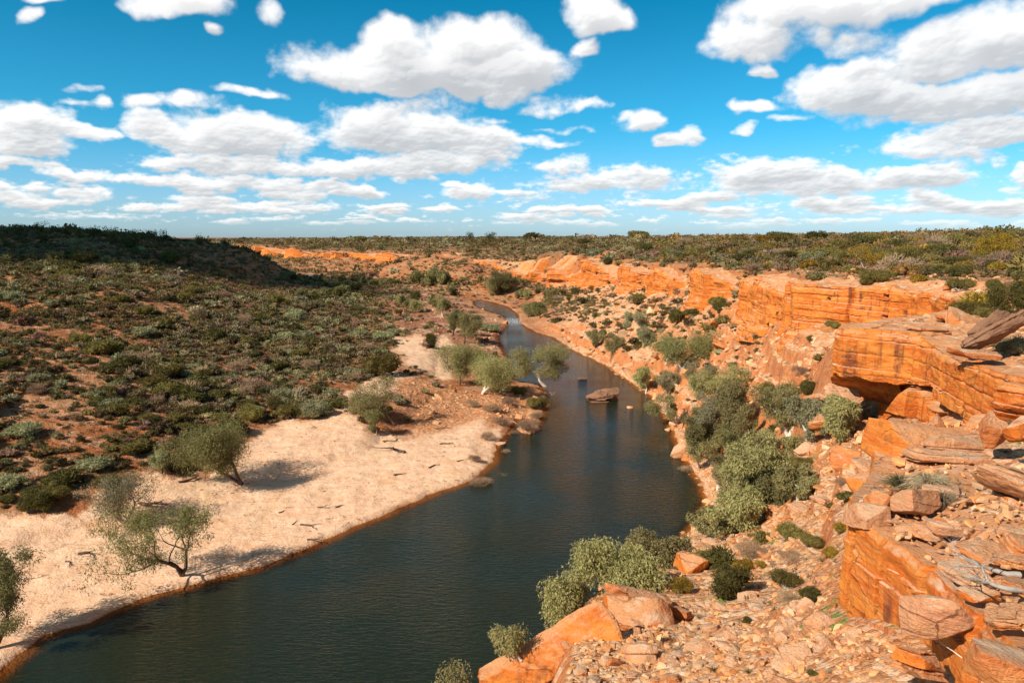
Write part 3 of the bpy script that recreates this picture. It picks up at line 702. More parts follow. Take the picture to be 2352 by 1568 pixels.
# ---------------------------------------------------------------- cliff faces along the rim
def panels(S, Zz, width, seed, wav=0.06):
    """vertical joint-bounded panels along a face: constant offset per panel, crack at the joint"""
    sw = (S + width*wav*fbm2(S*0.4/width, Zz*1.2/width, 3, seed))/width
    # uneven widths
    sw = sw + 0.45*np.sin(sw*1.7+seed)*0.6 + 0.3*np.sin(sw*0.61+seed*2)
    j = np.floor(sw); f = sw-j; d = np.minimum(f, 1-f)*width
    return hrand(j, np.full(j.shape, seed), seed=seed)-0.5, d
def bedding(S, Zz, seed, scale=1.0, block=1.0):
    """offset of a bedded, jointed sandstone face; S along, Zz up (metres)"""
    rng = np.random.default_rng(seed)
    th = np.exp(rng.normal(-0.35, 0.75, 90))*scale; b = np.r_[-20, -20+np.cumsum(th)]
    zw = Zz + 0.35*scale*fbm2(S*0.035/scale, Zz*0.0, 2, seed) + 0.05*scale*fbm2(S*0.7/scale, Zz*0.9/scale, 3, seed+3)
    i = np.clip(np.searchsorted(b, zw)-1, 0, len(th)-1); fz = (zw-b[i]); hz = th[i]
    row = hrand(i, np.zeros_like(i), seed=seed)-0.5
    rowv = row*0.55 + 0.5*vn2(S*0.06/scale, i*7.7, seed+4)
    sp = (1.6+5*hrand(i, np.ones_like(i), seed=seed+1))*scale*block
    sw = S + 0.12*scale*fbm2(S*0.5/scale, Zz*0.8/scale, 2, seed+7) + sp*hrand(i, np.ones_like(i)*2, seed=seed)
    j = np.floor(sw/sp).astype(np.int64); fs = (sw/sp-j)*sp
    blk = (hrand(i, j, seed=seed+2)-0.5); blk = np.sign(blk)*np.maximum(np.abs(blk)-0.18, 0)*1.5
    dz_ = np.minimum(fz, hz-fz); ds_ = np.minimum(fs, sp-fs)
    crack = np.exp(-(dz_/(0.09*scale))**2)*sstep(vn2(S*.12/scale, i*3.3, seed+8), -.25, .15) + 0.6*np.exp(-(ds_/(0.08*scale))**2)*sstep(vn2(S*.2/scale, i*5.3, seed+9), -.1, .2)
    return rowv*0.50*scale + blk*0.55*scale - crack*0.38*scale
def cliff_mesh(name, pts, stepf, seed, mat, undercut=None, topback=4.0, scalef=None, nf=70, ntop=26, jitter=1.0, fs=1.0, massive=1.0, US=None):
    """pts: rows X,Y,ztop,zbot along the rim, upland on the right-hand side of travel from far to near"""
    pts = np.asarray(pts, float)
    d = np.r_[0, np.cumsum(np.hypot(*np.diff(pts[:, :2], axis=0).T))]
    s = [0.0]
    while s[-1] < d[-1]:
        xx_ = np.interp(s[-1], d, pts[:, 0]); yy_ = np.interp(s[-1], d, pts[:, 1]); s.append(s[-1]+stepf(math.hypot(xx_, yy_)))
    s = np.array(s[:-1])
    X = np.interp(s, d, pts[:, 0]); Y = np.interp(s, d, pts[:, 1]); zt = np.interp(s, d, pts[:, 2]); zb = np.interp(s, d, pts[:, 3])
    R = np.hypot(X, Y)
    zt = zt + 0.010*R*fbm2(s/(0.16*R), s*0, 4, seed+40)*np.clip((R-50)/60, .15, 1) - np.minimum(brk_f(X, Y, R), 1)*(zt-zb)*.55
    w = np.clip(R*0.022, 0.6, 6)
    # normal from a smoothed tangent
    def tang(e):
        x1 = np.interp(s+e, d, pts[:, 0]); x0 = np.interp(s-e, d, pts[:, 0]); y1 = np.interp(s+e, d, pts[:, 1]); y0 = np.interp(s-e, d, pts[:, 1])
        return x1-x0, y1-y0
    tx, ty = tang(w); n_ = np.hypot(tx, ty)+1e-9; tx /= n_; ty /= n_
    nx, ny = ty, -tx                                    # outward: toward the valley
    t = np.linspace(0, 1, nf)[:, None]
    low = zb-0.6-0.02*R
    Zf = low+(zt-low)*t
    S2 = np.broadcast_to(s, Zf.shape)
    sc = np.clip(R/75, 0.75, 2.6)[None, :]
    B1 = bedding(S2, Zf, seed, fs, 1.6)*(1.0 if fs == 1 else 0.7); B2 = bedding(S2, Zf, seed+50, 2.0, 1.5)
    mixf = np.clip((R-60)/180, 0, 1)[None, :]
    hgt0 = (zt-zb)[None, :]; t0_ = (Zf-zb)/np.maximum(hgt0, .5)
    calm = sstep(fbm2(S2*0.03/fs, Zf*0.05, 2, seed+12), -0.30, 0.25)
    broken = np.clip(np.maximum(calm*massive, sstep(t0_, 0.80, 0.95)*(0.4+0.6*massive if massive > .2 else .10)), 0.28*massive, 1)
    off = (B1*(1-mixf)*0.75 + B2*mixf*0.8)*broken
    for wd_, am_, sd_ in ((11*fs, 1.5, 1), (4.2*fs, 0.55, 2), (27*fs, 2.2, 3)):
        pj, dj = panels(S2, Zf, wd_*(1+1.3*float(np.mean(mixf))), seed+sd_*5)
        off += jitter*pj*am_*fs*(1+0.8*mixf) - np.exp(-(dj/(0.16*fs*(1+2*mixf)))**2)*0.5*fs*(1+mixf)*(hrand(np.floor(S2/wd_), np.full(S2.shape, 3), seed=seed+sd_) > .35)
    off += 0.10*fs*fbm2(S2*0.9/fs, Zf*1.6/fs, 4, seed+10) + 0.35*jitter*fbm2(S2*0.10/fs, Zf*0.3/fs, 3, seed+9)*sc
    # foot of the face leans out into rubble, the crown is weathered back
    hgt = (zt-zb)[None, :]; tt = (Zf-zb)/np.maximum(hgt, .5)
    off += np.clip(0.22-tt, 0, 1)*hgt*0.40*(1.0 if massive == 1 else 0.05)
    brk1 = np.minimum(brk_f(X, Y, R), 1.4)
    off -= (brk1*(2.5+0.01*R))[None, :]
    off -= 0.5*sstep(tt, 0.9, 1.0)*np.clip(hgt*0.12, .1, .8)
    # alcoves
    qs = fs*np.clip(sc, 1, 2); Sq = np.floor((S2+.3*Zf)/(1.1*qs))*1.1*qs; Zq = np.floor((Zf+.4*vn2(S2*.1, S2*0, 3))/(.8*qs))*.8*qs
    alc = sstep(vn2(Sq*0.07/qs+3, Zq*0.36/qs, seed+30)+.22*vn2(S2*.5/fs, Zf/fs, seed+31), 0.46, 0.50)*(1 if massive > .2 else .12)*sstep(tt, -0.1, .15)*sstep(0.88-tt, 0, .12)
    off -= alc*1.6*np.clip(sc, .8, 2)*fs
    if undercut is not None:
        zc_ = np.interp(s, d, pts[:, 4])[None, :]+0.25*vn2(s*.8, s*0, 5)[None, :]; rec = sstep(zc_-Zf, -0.05, 0.35)*sstep(-Y, -62, -59)[None, :]*sstep(Y, 50.4, 51.4)[None, :]
        off = off-rec*5.0
    PX = X+nx*off; PY = Y+ny*off
    u = np.linspace(0, 1, ntop+1)[1:][:, None]
    back = topback*np.clip(R/60, .8, 6)*u
    TX = X+nx*(off[-1]-back); TY = Y+ny*(off[-1]-back)
    gz = np.maximum(ground(TX, TY), gsamp(U if US is None else US, TX, TY)-0.12) - (brk_f(X, Y, R)*3.5)[None, :]
    kk = np.clip(R/60, .35, 2)*fs
    slab = bedding(TX*0.7+TY*0.7, (TX-TY)*0.45, seed+70, 1.0)*0.35
    Zf = Zf-(brk1*(0.8+0.004*R))[None, :]*0
    TZ = zt*(1-sstep(u, 0, .7)) + (gz+0.22*kk)*sstep(u, 0, .7) + (slab+0.15*fbm2(TX*.6, TY*.6, 3, seed+71))*sstep(u, 0, .12)*(1-u)*kk - 0.55*kk*sstep(u, 0.7, 1.0)
    VX = np.vstack([PX, TX]); VY = np.vstack([PY, TY]); VZ = np.vstack([Zf, TZ])
    f = grid_faces(VX.shape[0], VX.shape[1])
    return mesh_from(name, np.stack([VX.ravel(), VY.ravel(), VZ.ravel()], 1), f, mat, False)
def prow_cut_old(sn, X, Y, Zf, zt, zb):
    # the jutting block hangs over: its foot is cut back into a dark hollow
    near_ = sstep(Y*-1, -59, -56)*sstep(Y, 44, 48)
    tt = (Zf-zb)/np.maximum(zt-zb, 1)
    return -near_[None, :]*(3.2*sstep(-tt, -0.03, 0.12))
rimw = RIMW.copy()
i_far = 13
link('cliff', cliff_mesh('cliff', rimw[2:i_far+2], lambda r: 0.004*r, 101, M_ROCK, nf=30, ntop=8, topback=3), kind='structure')
link('cliff', cliff_mesh('cliff', rimw[i_far:35], lambda r: 0.0019*r, 202, M_ROCK, nf=96, ntop=20), kind='structure')
link('cliff', cliff_mesh('cliff', rimw[34:], lambda r: 0.0020*r, 303, M_ROCK, undercut=1, massive=0.30, nf=150, ntop=80, topback=10, jitter=0.35), kind='structure')
r2 = RIM2W.copy()
link('cliff', cliff_mesh('cliff', r2, lambda r: 0.05, 404, M_ROCK, nf=150, ntop=64, topback=5.2, jitter=0.16, fs=0.6, massive=0.10, US=U2), kind='structure')
print('cliffs', time.time()-t0)
# ================================================================ ROCKS
Z = np.where((sd_r2 > .3) & (GR < 60), np.maximum(Z, U2+.03), Z)          # stand things on the rock shelf, not on the earth below it
def cube_sphere(n):
    """quad sphere, n cells per side: unit cube surface points, welded"""
    t = np.linspace(-1, 1, n+1); a, b = np.meshgrid(t, t, indexing='ij'); a = a.ravel(); b = b.ravel(); o = np.ones_like(a)
    V = np.concatenate([np.stack(q, 1) for q in [(o, a, b), (-o, b, a), (b, o, a), (a, -o, b), (a, b, o), (b, a, -o)]])
    i = (np.arange(n)[:, None]*(n+1)+np.arange(n)[None, :]); f = np.stack([i, i+n+1, i+n+2, i+1], -1).reshape(-1, 4)
    F = np.concatenate([f+k*(n+1)**2 for k in range(6)])
    key = np.round(V*4000).astype(np.int64); _, idx, inv = np.unique(key, axis=0, return_index=True, return_inverse=True)
    return V[idx], inv.reshape(-1)[F]
_CS = {n: cube_sphere(n) for n in (1, 2, 3, 5, 12, 18, 26, 60)}
def rock_geo(seed, n=12, dims=(1, 1, 1), boxy=0.75, cuts=7, strata=0.0, rough=0.05):
    rng = np.random.default_rng(seed)
    V, F = _CS[n]
    sph = V/np.linalg.norm(V, axis=1, keepdims=True)
    P = V*boxy+sph*(1-boxy)*1.15
    for k in range(cuts):                              # broken flat faces
        nrm = rng.normal(size=3); nrm /= np.linalg.norm(nrm); lim = rng.uniform(0.62, 1.0)*(0.75+0.45*np.abs(nrm).max())
        d = P@nrm; ex = 0.5*(d-lim+np.sqrt((d-lim)**2+0.0035)); P = P-ex[:, None]*nrm*0.96
    Q = P*np.array(dims)
    s = seed*3.7
    if rough:
        m = float(np.mean(dims))
        nn = fbm3(Q[:, 0]/m*1.4+s, Q[:, 1]/m*1.4, Q[:, 2]/m*1.4, 3, seed % 97)
        n2 = fbm3(Q[:, 0]/m*5+s, Q[:, 1]/m*5, Q[:, 2]/m*7, 3, seed % 89+3)
        nv = P/np.linalg.norm(P, axis=1, keepdims=True)
        Q = Q+nv*(nn*rough*2.2+n2*rough*0.8)[:, None]*m
    if strata:
        lay = bedding((Q[:, 0]+Q[:, 1])/strata, Q[:, 2]/strata, seed % 83)*strata
        h = Q[:, :2]/(np.linalg.norm(Q[:, :2], axis=1, keepdims=True)+1e-6)
        side = sstep(1-np.abs(P[:, 2]), 0.0, 0.35)
        Q[:, :2] += h*(lay*side)[:, None]
    return Q, F
def rotm(rx, ry, rz):
    cx, sx, cy, sy, cz, sz = cos(rx), sin(rx), cos(ry), sin(ry), cos(rz), sin(rz)
    return np.array([[cz, -sz, 0], [sz, cz, 0], [0, 0, 1]])@np.array([[cy, 0, sy], [0, 1, 0], [-sy, 0, cy]])@np.array([[1, 0, 0], [0, cx, -sx], [0, sx, cx]])
ORD = ['first','second','third','fourth','fifth','sixth','seventh','eighth','ninth','tenth','eleventh','twelfth','thirteenth','fourteenth','fifteenth','sixteenth','seventeenth','eighteenth','nineteenth','twentieth']
def ord_labels(items, marks, noun):
    """items: (object, px x, px y); each gets a label by the landmark nearest to it and its order from the left"""
    by = {}
    for o, x, y in items:
        k = min(marks, key=lambda m: (m[0]-x)**2+((m[1]-y)*1.5)**2); by.setdefault(k, []).append((x, y, o))
    for m, L_ in by.items():
        L_.sort(key=lambda q: q[0]); n = len(L_); h = (n+1)//2
        for i, (x, y, o) in enumerate(L_):
            if n == 1: w = 'only %s near %s' % (noun, m[2])
            elif i < h: w = '%s from left of the %ss near %s' % (ORD[min(i, 19)], noun, m[2])
            else: w = '%s from right of the %ss near %s' % (ORD[min(n-1-i, 19)], noun, m[2])
            o['label'] = w
LOOSE = {}
def hero_rock(label, x, y, Y, w, h, dep, rot=(0, 0, 0), seed=1, mat=None, boxy=.8, cuts=7, strata=0, rough=.035, name='boulder', cat='boulder', n=60, group=None):
    """x, y: centre of the rock where it lies; Y: distance ahead; w, h: apparent size (2352 grid); dep: metres of depth"""
    p = atY(x, y, Y); zc = Y*CP-(p[2]-CAMH)*SP; k = zc/FV
    dep = min(dep, 0.8*w*k) if w > h*1.2 else dep
    if n == 60 and seed not in (21, 22, 31, 32, 37, 39, 40, 41, 51): strata = strata or 0.30; rough *= 1.35
    Q, F = rock_geo(seed, n, (w*k/2.15, dep/2, h*k/2.25), boxy, cuts, strata, rough)
    R = rotm(*rot)
    me = mesh_from(name, Q@R.T, F, mat or M_ROCKB, True)
    o = link(name, me, loc=tuple(p), label=label, cat=cat, group=group)
    return o
D = radians
# rock standing in the river
hero_rock('long flat-topped brown rock slab rising from the middle of the river', 1386, 903, atz(1386, 920)[1]+1, 84, 22, 4.6, (0, D(-8), D(10)), 11, M_ROCKD, .85, 9, .5, .06)
hero_rock('low wet rock ledge in the water under the long river slab', 1378, 924, atz(1386, 924)[1]+1.4, 50, 7, 3.0, (0, 0, D(8)), 12, M_ROCKD, .8, 4, 0, .03, n=12)
hero_rock('leaning rock block propping the right end of the long river slab', 1408, 914, atz(1386, 920)[1]+1.6, 26, 16, 2.6, (0, D(12), D(30)), 13, M_ROCKD, .8, 6, 0, .04, n=12)
hero_rock('small lone flat rock in open water upstream of the long slab', 1338, 870, atz(1338, 871)[1], 22, 5, 2.2, (0, 0, 0), 14, M_ROCKD, .6, 6, 0, .05, n=12)
hero_rock('tiny pale rock in the water right of the long river slab', 1447, 935, atz(1447, 937)[1], 15, 6, 1.2, (0, 0, 0), 15, M_ROCKP, .6, 6, 0, .05, n=12)
# foreground, lower right
hero_rock('huge smooth orange slab tilting down toward the water at the bottom edge', 1262, 1502, 27, 370, 30, 1.8, (D(48), D(-30), D(0)), 21, M_ROCK, .9, 7, .3, .035)
hero_rock('big square orange boulder with a dark cracked face above the tilted slab', 1468, 1422, 30.0, 160, 116, 2.4, (D(-22), D(3), D(4)), 22, M_ROCK, .9, 6, 0, .03)
hero_rock('wedge shaped pink slab leaning behind the square boulder', 1465, 1366, 31.6, 140, 30, 2.2, (D(-20), D(14), D(8)), 23, M_ROCKB, .9, 5, 0, .03)
hero_rock('narrow upright block wedged left of the square boulder', 1372, 1450, 29.3, 40, 95, 1.3, (D(-18), D(10), D(15)), 24, M_ROCKB, .9, 6, 0, .03, n=26)
hero_rock('flat orange block right of the square boulder with a dark gap beside it', 1560, 1410, 31, 58, 34, 1.4, (D(-15), D(12), D(-20)), 25, M_ROCKB, .9, 6, 0, .03, n=26)
hero_rock('pale whitish weathered boulder at the bottom edge below the square boulder', 1475, 1535, 24.5, 80, 120, 1.6, (D(-30), D(6), D(10)), 26, M_ROCKP, .7, 5, 0, .03)
hero_rock('rounded pinkish block left of the pale boulder at the bottom edge', 1425, 1560, 24, 70, 80, 1.3, (D(-20), D(-8), D(0)), 27, M_ROCKB, .8, 6, 0, .03, n=26)
hero_rock('long slanting orange stone alone on the pale rubble slope', 1655, 1462, 27.2, 70, 26, .8, (D(-22), D(-24), D(20)), 28, M_ROCKB, .85, 6, 0, .03, n=26)
hero_rock('flat orange stone in the rubble right of the pale boulder', 1630, 1545, 22.5, 62, 34, .8, (D(-25), D(-12), D(-10)), 29, M_ROCKB, .85, 6, 0, .03, n=26)
for k, (x, y, Y, w, h) in enumerate([(1352,1478,28.5,34,40),(1340,1512,27,40,44),(1375,1512,27,30,52),(1322,1535,25.8,36,40),(1360,1550,25.2,34,50),(1395,1530,26,30,44),(1300,1560,24.8,36,40),(1400,1492,27.6,32,34),(1338,1566,24.3,40,40),(1385,1574,24.2,40,40),(1358,1445,29.6,38,24),(1330,1450,29.8,30,26)]):
    hero_rock('angular broken block heaped between the tilted slab and the square boulder', x, y, Y, w*1.15, h*1.1, 1.0, (D(-15+13*(k % 4)), D(25-17*(k % 4)), D(37*k)), 200+k, M_ROCKB if k % 3 else M_ROCKP, .88, 8, 0, .03, n=26, group='broken blocks beside the tilted slab')
# middle right
hero_rock('purplish layered rock ledge below the left end of the jutting prow', 1928, 905, 58.5, 80, 50, 2.6, (D(-4), D(4), D(-10)), 61, M_ROCKP, .85, 7, .7, .05, n=26)
hero_rock('orange rock rib descending under the tip of the jutting prow', 1900, 972, 58, 80, 56, 2.8, (D(-8), D(-16), D(-20)), 62, M_ROCKB, .8, 8, .6, .06, n=26)
hero_rock('rough rock outcrop on the slope between the prow and the grove', 1890, 925, 60, 60, 50, 3.0, (D(-12), D(-14), D(10)), 63, M_ROCKB, .8, 8, .5, .06, n=26)
hero_rock('great bulging orange buttress tucked under the jutting cliff beside the dark hollow', 2092, 922, 51.6, 90, 72, 2.8, (0, D(4), D(8)), 31, M_ROCK, .78, 4, 0, .03)
hero_rock('massive rounded sandstone block at the left end of the rocky shelf', 2098, 1040, 31.5, 185, 140, 4.0, (D(-6), D(14), D(10)), 32, M_ROCK, .82, 5, 0, .025)
hero_rock('long bleached white slab lying across the top of the rocky shelf', 2215, 1022, 30.0, 225, 38, 1.6, (D(-14), D(5), D(3)), 33, M_ROCKP, .9, 6, .0, .03)
hero_rock('second pale slab layered below the bleached white slab', 2210, 1052, 29.0, 235, 34, 1.9, (D(-10), D(4), D(-2)), 34, M_ROCKP, .9, 6, .5, .03)
hero_rock('thick overhanging pale slab at the right edge above deep shadow', 2320, 1102, 21.5, 190, 66, 2.6, (D(-12), D(22), D(-8)), 35, M_ROCKP, .88, 6, .6, .025)
hero_rock('dark orange layered ledge under the overhanging slab at right edge', 2330, 1180, 21.3, 170, 74, 2.2, (D(-4), D(18), D(-6)), 36, M_ROCK, .9, 5, .6, .03)
hero_rock('faceted tan boulder perched on the rubble platform', 2090, 1156, 21.6, 108, 70, 1.15, (D(-18), D(10), D(25)), 37, M_ROCKP, .85, 8, 0, .025)
hero_rock('smaller rounded stone tucked under the faceted tan boulder', 2020, 1152, 22.0, 52, 50, .7, (D(-10), D(25), D(0)), 38, M_ROCKB, .8, 7, 0, .03, n=26)
hero_rock('pale smooth block capping the corner of the near cliff', 1985, 1182, 21.6, 70, 60, 1.3, (D(-12), D(4), D(12)), 39, M_ROCKP, .85, 5, 0, .025)
hero_rock('large pinkish grey boulder below the dead branches at right', 2160, 1420, 15.6, 125, 105, 1.3, (D(-20), D(12), D(18)), 40, M_ROCKP, .75, 6, 0, .03)
hero_rock('broad orange bedrock block in the bottom right corner', 2320, 1540, 12.0, 190, 90, 1.6, (D(-8), D(12), D(-24)), 41, M_ROCKB, .88, 5, .0, .03)
hero_rock('orange block under the pinkish grey boulder near the bottom edge', 2110, 1520, 15.4, 110, 60, 1.2, (D(-14), D(16), D(14)), 42, M_ROCK, .88, 6, .5, .03)
hero_rock('dark shadowed boulder at the far right edge of the shelf', 2330, 925, 27, 78, 100, 1.6, (D(0), D(8), D(20)), 43, M_ROCK, .85, 7, 0, .03)
hero_rock('brown squarish boulder below the dark one at the right edge', 2278, 985, 27.5, 66, 74, 1.3, (D(5), D(-10), D(-15)), 44, M_ROCKB, .82, 7, 0, .03, n=26)
hero_rock('orange rock shard at the right edge under the dark boulder', 2345, 990, 25.5, 70, 56, 1.3, (D(-10), D(-24), D(5)), 45, M_ROCK, .85, 7, 0, .03, n=26)
hero_rock('wide tilted brown slab leaning on the cliff top at right', 2288, 762, 43, 150, 34, 2.0, (D(-30), D(-30), D(-8)), 46, M_ROCKD, .85, 9, .4, .06)
hero_rock('thin tilted slab behind the wide brown leaning slab', 2270, 745, 44.5, 110, 26, 1.6, (D(-30), D(-42), D(-8)), 47, M_ROCKD, .8, 9, 0, .07, n=26)
hero_rock('flat loose slab on the cliff top in front of the mulga bush', 2235, 812, 42, 100, 22, 1.8, (D(-4), D(3), D(-5)), 48, M_ROCKB, .9, 6, 0, .03, n=26)
hero_rock('long flat slab on the cliff top behind the jutting prow', 2205, 731, 62, 88, 18, 2.4, (D(-2), D(1), D(0)), 49, M_ROCKB, .85, 6, .5, .03, n=26)
hero_rock('low rock slab on the jutting prow surface', 2130, 757, 54, 84, 14, 2.6, (D(-2), D(2), D(4)), 50, M_ROCKB, .88, 6, .5, .03, n=26)
hero_rock('large orange boulder on the talus below the dark hollow', 1955, 1060, 47, 100, 64, 3.0, (D(-10), D(14), D(-15)), 51, M_ROCKB, .8, 7, 0, .03)
hero_rock('red split rock beside the boulder below the dark hollow', 1985, 1108, 40, 90, 44, 2.2, (D(-12), D(-20), D(10)), 52, M_ROCK, .8, 7, .6, .03, n=26)
hero_rock('smooth pale boulder at the water edge left of the bank trees', 1560, 1040, atz(1560, 1050)[1]+1, 44, 36, 2.6, (D(-10), D(-30), D(10)), 53, M_ROCKP, .8, 6, 0, .03, n=26)
hero_rock('slanting pale boulder resting on its neighbour at the water edge', 1590, 1042, atz(1590, 1055)[1]+1.5, 50, 30, 2.6, (D(-10), D(-25), D(20)), 54, M_ROCKP, .8, 6, 0, .03, n=26)
hero_rock('red rock in front of the flowering bushes on the lower slope', 1590, 1295, 42, 60, 50, 2.0, (D(-10), D(20), D(10)), 55, M_ROCK, .8, 7, 0, .04, n=26)
print('heroes', time.time()-t0)

for k, (x, y, Y, w, h, sd) in enumerate([(2190,1200,19.8,130,34,71),(2270,1250,17.6,150,40,72),(2130,1232,20.0,90,26,73),(2230,1300,16.8,120,30,74),(2330,1400,13.8,120,44,75),(2250,1350,15.6,90,34,76),(2160,1120,23.5,110,30,77),(2330,1290,16.4,110,36,78)]):
    p_ = atY(x, y, Y); zz_ = max(float(gsamp(U2, np.array([p_[0]]), np.array([p_[1]]))[0]), p_[2]-.3)
    Q, F = rock_geo(700+sd, 26, (w*Y/FV/2, w*Y/FV*.36, h*Y/FV/2.2), .85, 9, .25, .04)
    link('boulder', mesh_from('boulder', Q@rotm(D(-5+4*(k % 3)), D(7-5*(k % 4)), D(40*k)).T, F, (M_ROCKP, M_ROCKB, M_ROCK)[k % 3], True), loc=(p_[0], p_[1], zz_+.05),
         label=('flat angular slab lying on the near rock platform', 'broad slab on the platform above the dead branches', 'thin slab near the platform edge by the tan boulder', 'tilted slab in the middle of the near platform', 'thick slab at the right edge beside the dead branches', 'orange slab just left of the dead branches', 'slab between the dry straw grass and the tan boulder', 'slab at the right edge below the overhanging pale slab')[k], cat='boulder')
# loose boulders: shared shapes, one object each for the largest, the rest is rubble
RK = [rock_geo(900+i, 18, (1, rng_, hz_), .82, 10, .35, .055) for i, (rng_, hz_) in enumerate([(.8, .5), (.7, .4), (.9, .6), (.6, .35), (.85, .45), (.7, .7)])]
RKs = [rock_geo(950+i, 2, (1, .8, .5), .7, 6, 0, .05) for i in range(6)]
rng = np.random.default_rng(5)
def place_random(n, cond, a0, a1, r0, r1, seed):
    g = np.random.default_rng(seed); a = np.radians(g.uniform(a0, a1, n)); r = np.exp(g.uniform(math.log(r0), math.log(r1), n))
    X = np.sin(a)*r; Y = np.cos(a)*r
    return X, Y, r
X, Y, r = place_random(170000, None, -40, 42, 14, 420, 9)
right_ = gsamp(RIGHT, X, Y); up_ = gsamp(UPM, X, Y); sr_ = gsamp(SR, X, Y); gr_ = gsamp(M_GRAV, X, Y); bd_ = gsamp(M_BED, X, Y); sd2_ = gsamp(M_SAND, X, Y)
cl = fbm2(X*0.05, Y*0.05, 3, 200)
p = right_*(1-up_)*np.clip(0.55+cl*1.2, .05, 1)*(sr_ > -1.5)*np.where(sr_ < 4, 1.5, 1) + right_*up_*0.22*(sstep(120-np.abs(gsamp(sd_rim, X, Y))*6, 0, 60)) + gr_*0.8 + bd_*(sr_ > 0)*0.9
p *= np.clip(1-sd2_, 0, 1)*np.where((gsamp(sd_r2, X, Y) > .3) & (r < 45), .45, 1)
slp = np.hypot(ground(X+.5, Y)-ground(X-.5, Y), ground(X, Y+.5)-ground(X, Y-.5)); p *= np.where(r < 27, np.where((slp > 0.9) & (gsamp(sd_r2, X, Y) < .35), 0.02, 1), np.where(slp > 1.9, .05, 1))*np.where((gsamp(sd_r2, X, Y) > -.5) & (gsamp(sd_r2, X, Y) < .35) & (r < 60), .0, 1)
ok = rng.uniform(0, 1, len(X)) < p*np.where(r < 60, .50, .55)
X, Y, r = X[ok], Y[ok], r[ok]
Zr = ground(X, Y); _m = (gsamp(sd_r2, X, Y) > .35) & (r < 60); Zr[_m] = np.maximum(Zr[_m], gsamp(U2, X, Y)[_m]+.05)
size = np.exp(rng.normal(-2.05, 0.66, len(X)))*np.clip((r/55)**0.8, .30, 2.6)*(0.85+0.3*rng.uniform(0, 1, len(X)))
size = np.minimum(size, np.where(r < 60, 0.020*r, 2.2))
gb = (gsamp(M_GRAV, X, Y)+gsamp(M_BED, X, Y)) > .4; size[gb] *= 0.6
vx_, vy_ = proj(X, Y, Zr); app = size/r
order = np.argsort(-app*((vx_ > -20) & (vx_ < 2370) & (vy_ < 1600)))
nb = 210
KM = [mesh_from('boulder', g[0], g[1], m, True) for g in RK for m in (M_ROCKB, M_ROCKP)]
for c, i in enumerate(order[:nb]):
    x_, y_ = vx_[i], vy_[i]
    if X[i] > 8 and r[i] < 27 and y_ < 1330 and x_ > 1930: lab, grp = 'loose orange stone lying in the rubble of the near platform', 'loose stones on the near platform'
    elif sr_[ok][i] < 5: lab, grp = 'water-worn rock lying along the edge of the right bank', 'rocks along the right bank'
    elif r[i] < 60: lab, grp = 'loose sandstone block on the pale rubble slope in the foreground', 'loose blocks on the foreground slope'
    elif up_[ok][i] > .5: lab, grp = 'loose orange rock lying on top of the cliff', 'loose rocks on the cliff top'
    else: lab, grp = 'fallen orange boulder on the rocky slope below the far cliffs', 'fallen boulders below the cliffs'
    o = link('boulder', KM[(c*5) % len(KM)], loc=(X[i], Y[i], Zr[i]+0.08*size[i]), label=lab, cat='boulder', group=grp)
    LOOSE.setdefault(grp, []).append((o, float(x_), float(y_)))
    s_ = size[i]*1.15; o.scale = (s_, s_*rng.uniform(.8, 1.2), s_*rng.uniform(.5, .95)); o.rotation_euler = (rng.normal(0, .3), rng.normal(0, .3), rng.uniform(0, 6.28))
RMARK = [(1468,1422,'the square cracked boulder'),(1262,1500,'the big tilted slab'),(1475,1540,'the pale boulder at bottom edge'),(1560,1410,'the block by the dark gap'),(1690,1365,'the large mounded shrub'),(1570,1340,'the orange-flowered shrub'),
 (1868,1380,'the rightmost dark slope shrub'),(1750,1290,'the little orange-flowering bush'),(1655,1462,'the long slanting stone'),(1630,1545,'the flat stone at bottom edge'),(1800,1480,'the open rubble patch'),(1940,1420,'the foot of the near cliff'),(1890,1540,'the tiny bush at bottom edge'),
 (1935,1222,'the yellow-flowered bush'),(1905,1130,'the leafless twig bush'),(1850,1060,'the feathery olive shrub'),(1720,1200,'the lower grove trees'),(1600,1230,'the leaning waterside gum'),(1955,1060,'the boulder below the hollow'),(2090,1156,'the faceted tan boulder'),
 (2215,1040,'the bleached white slab'),(2230,1220,'the middle of the platform'),(2320,1180,'the overhanging pale slab'),(2160,1420,'the pinkish grey boulder'),(2060,1230,'the platform edge'),(2100,1080,'the dry straw grass'),(1450,880,'the rock in the river'),(1560,980,'the river corner'),(1400,820,'the drooping waterside gum'),
 (1580,800,'the wide slope gum'),(1700,850,'the bare upper talus'),(1850,880,'the prow foot'),(1800,780,'the middle cliff foot'),(1500,720,'the long cliff foot'),(1250,730,'the twin-crowned gums'),(1100,780,'the stony flats'),(1120,920,'the gravel flat gums'),(2100,640,'the middle cliff rim'),(2250,700,'the cliff-top ledges'),(1230,900,'the leaning river gum'),(2240,860,'the layered ledges'),(1000,880,'the red gravel')]
_by = {}
for g_, it in LOOSE.items(): _by.setdefault('loose stone' if 'loose' in g_ else ('bank rock' if 'bank' in g_ else 'fallen boulder'), []).extend(it)
for n_, it in _by.items(): ord_labels(it, RMARK, n_)
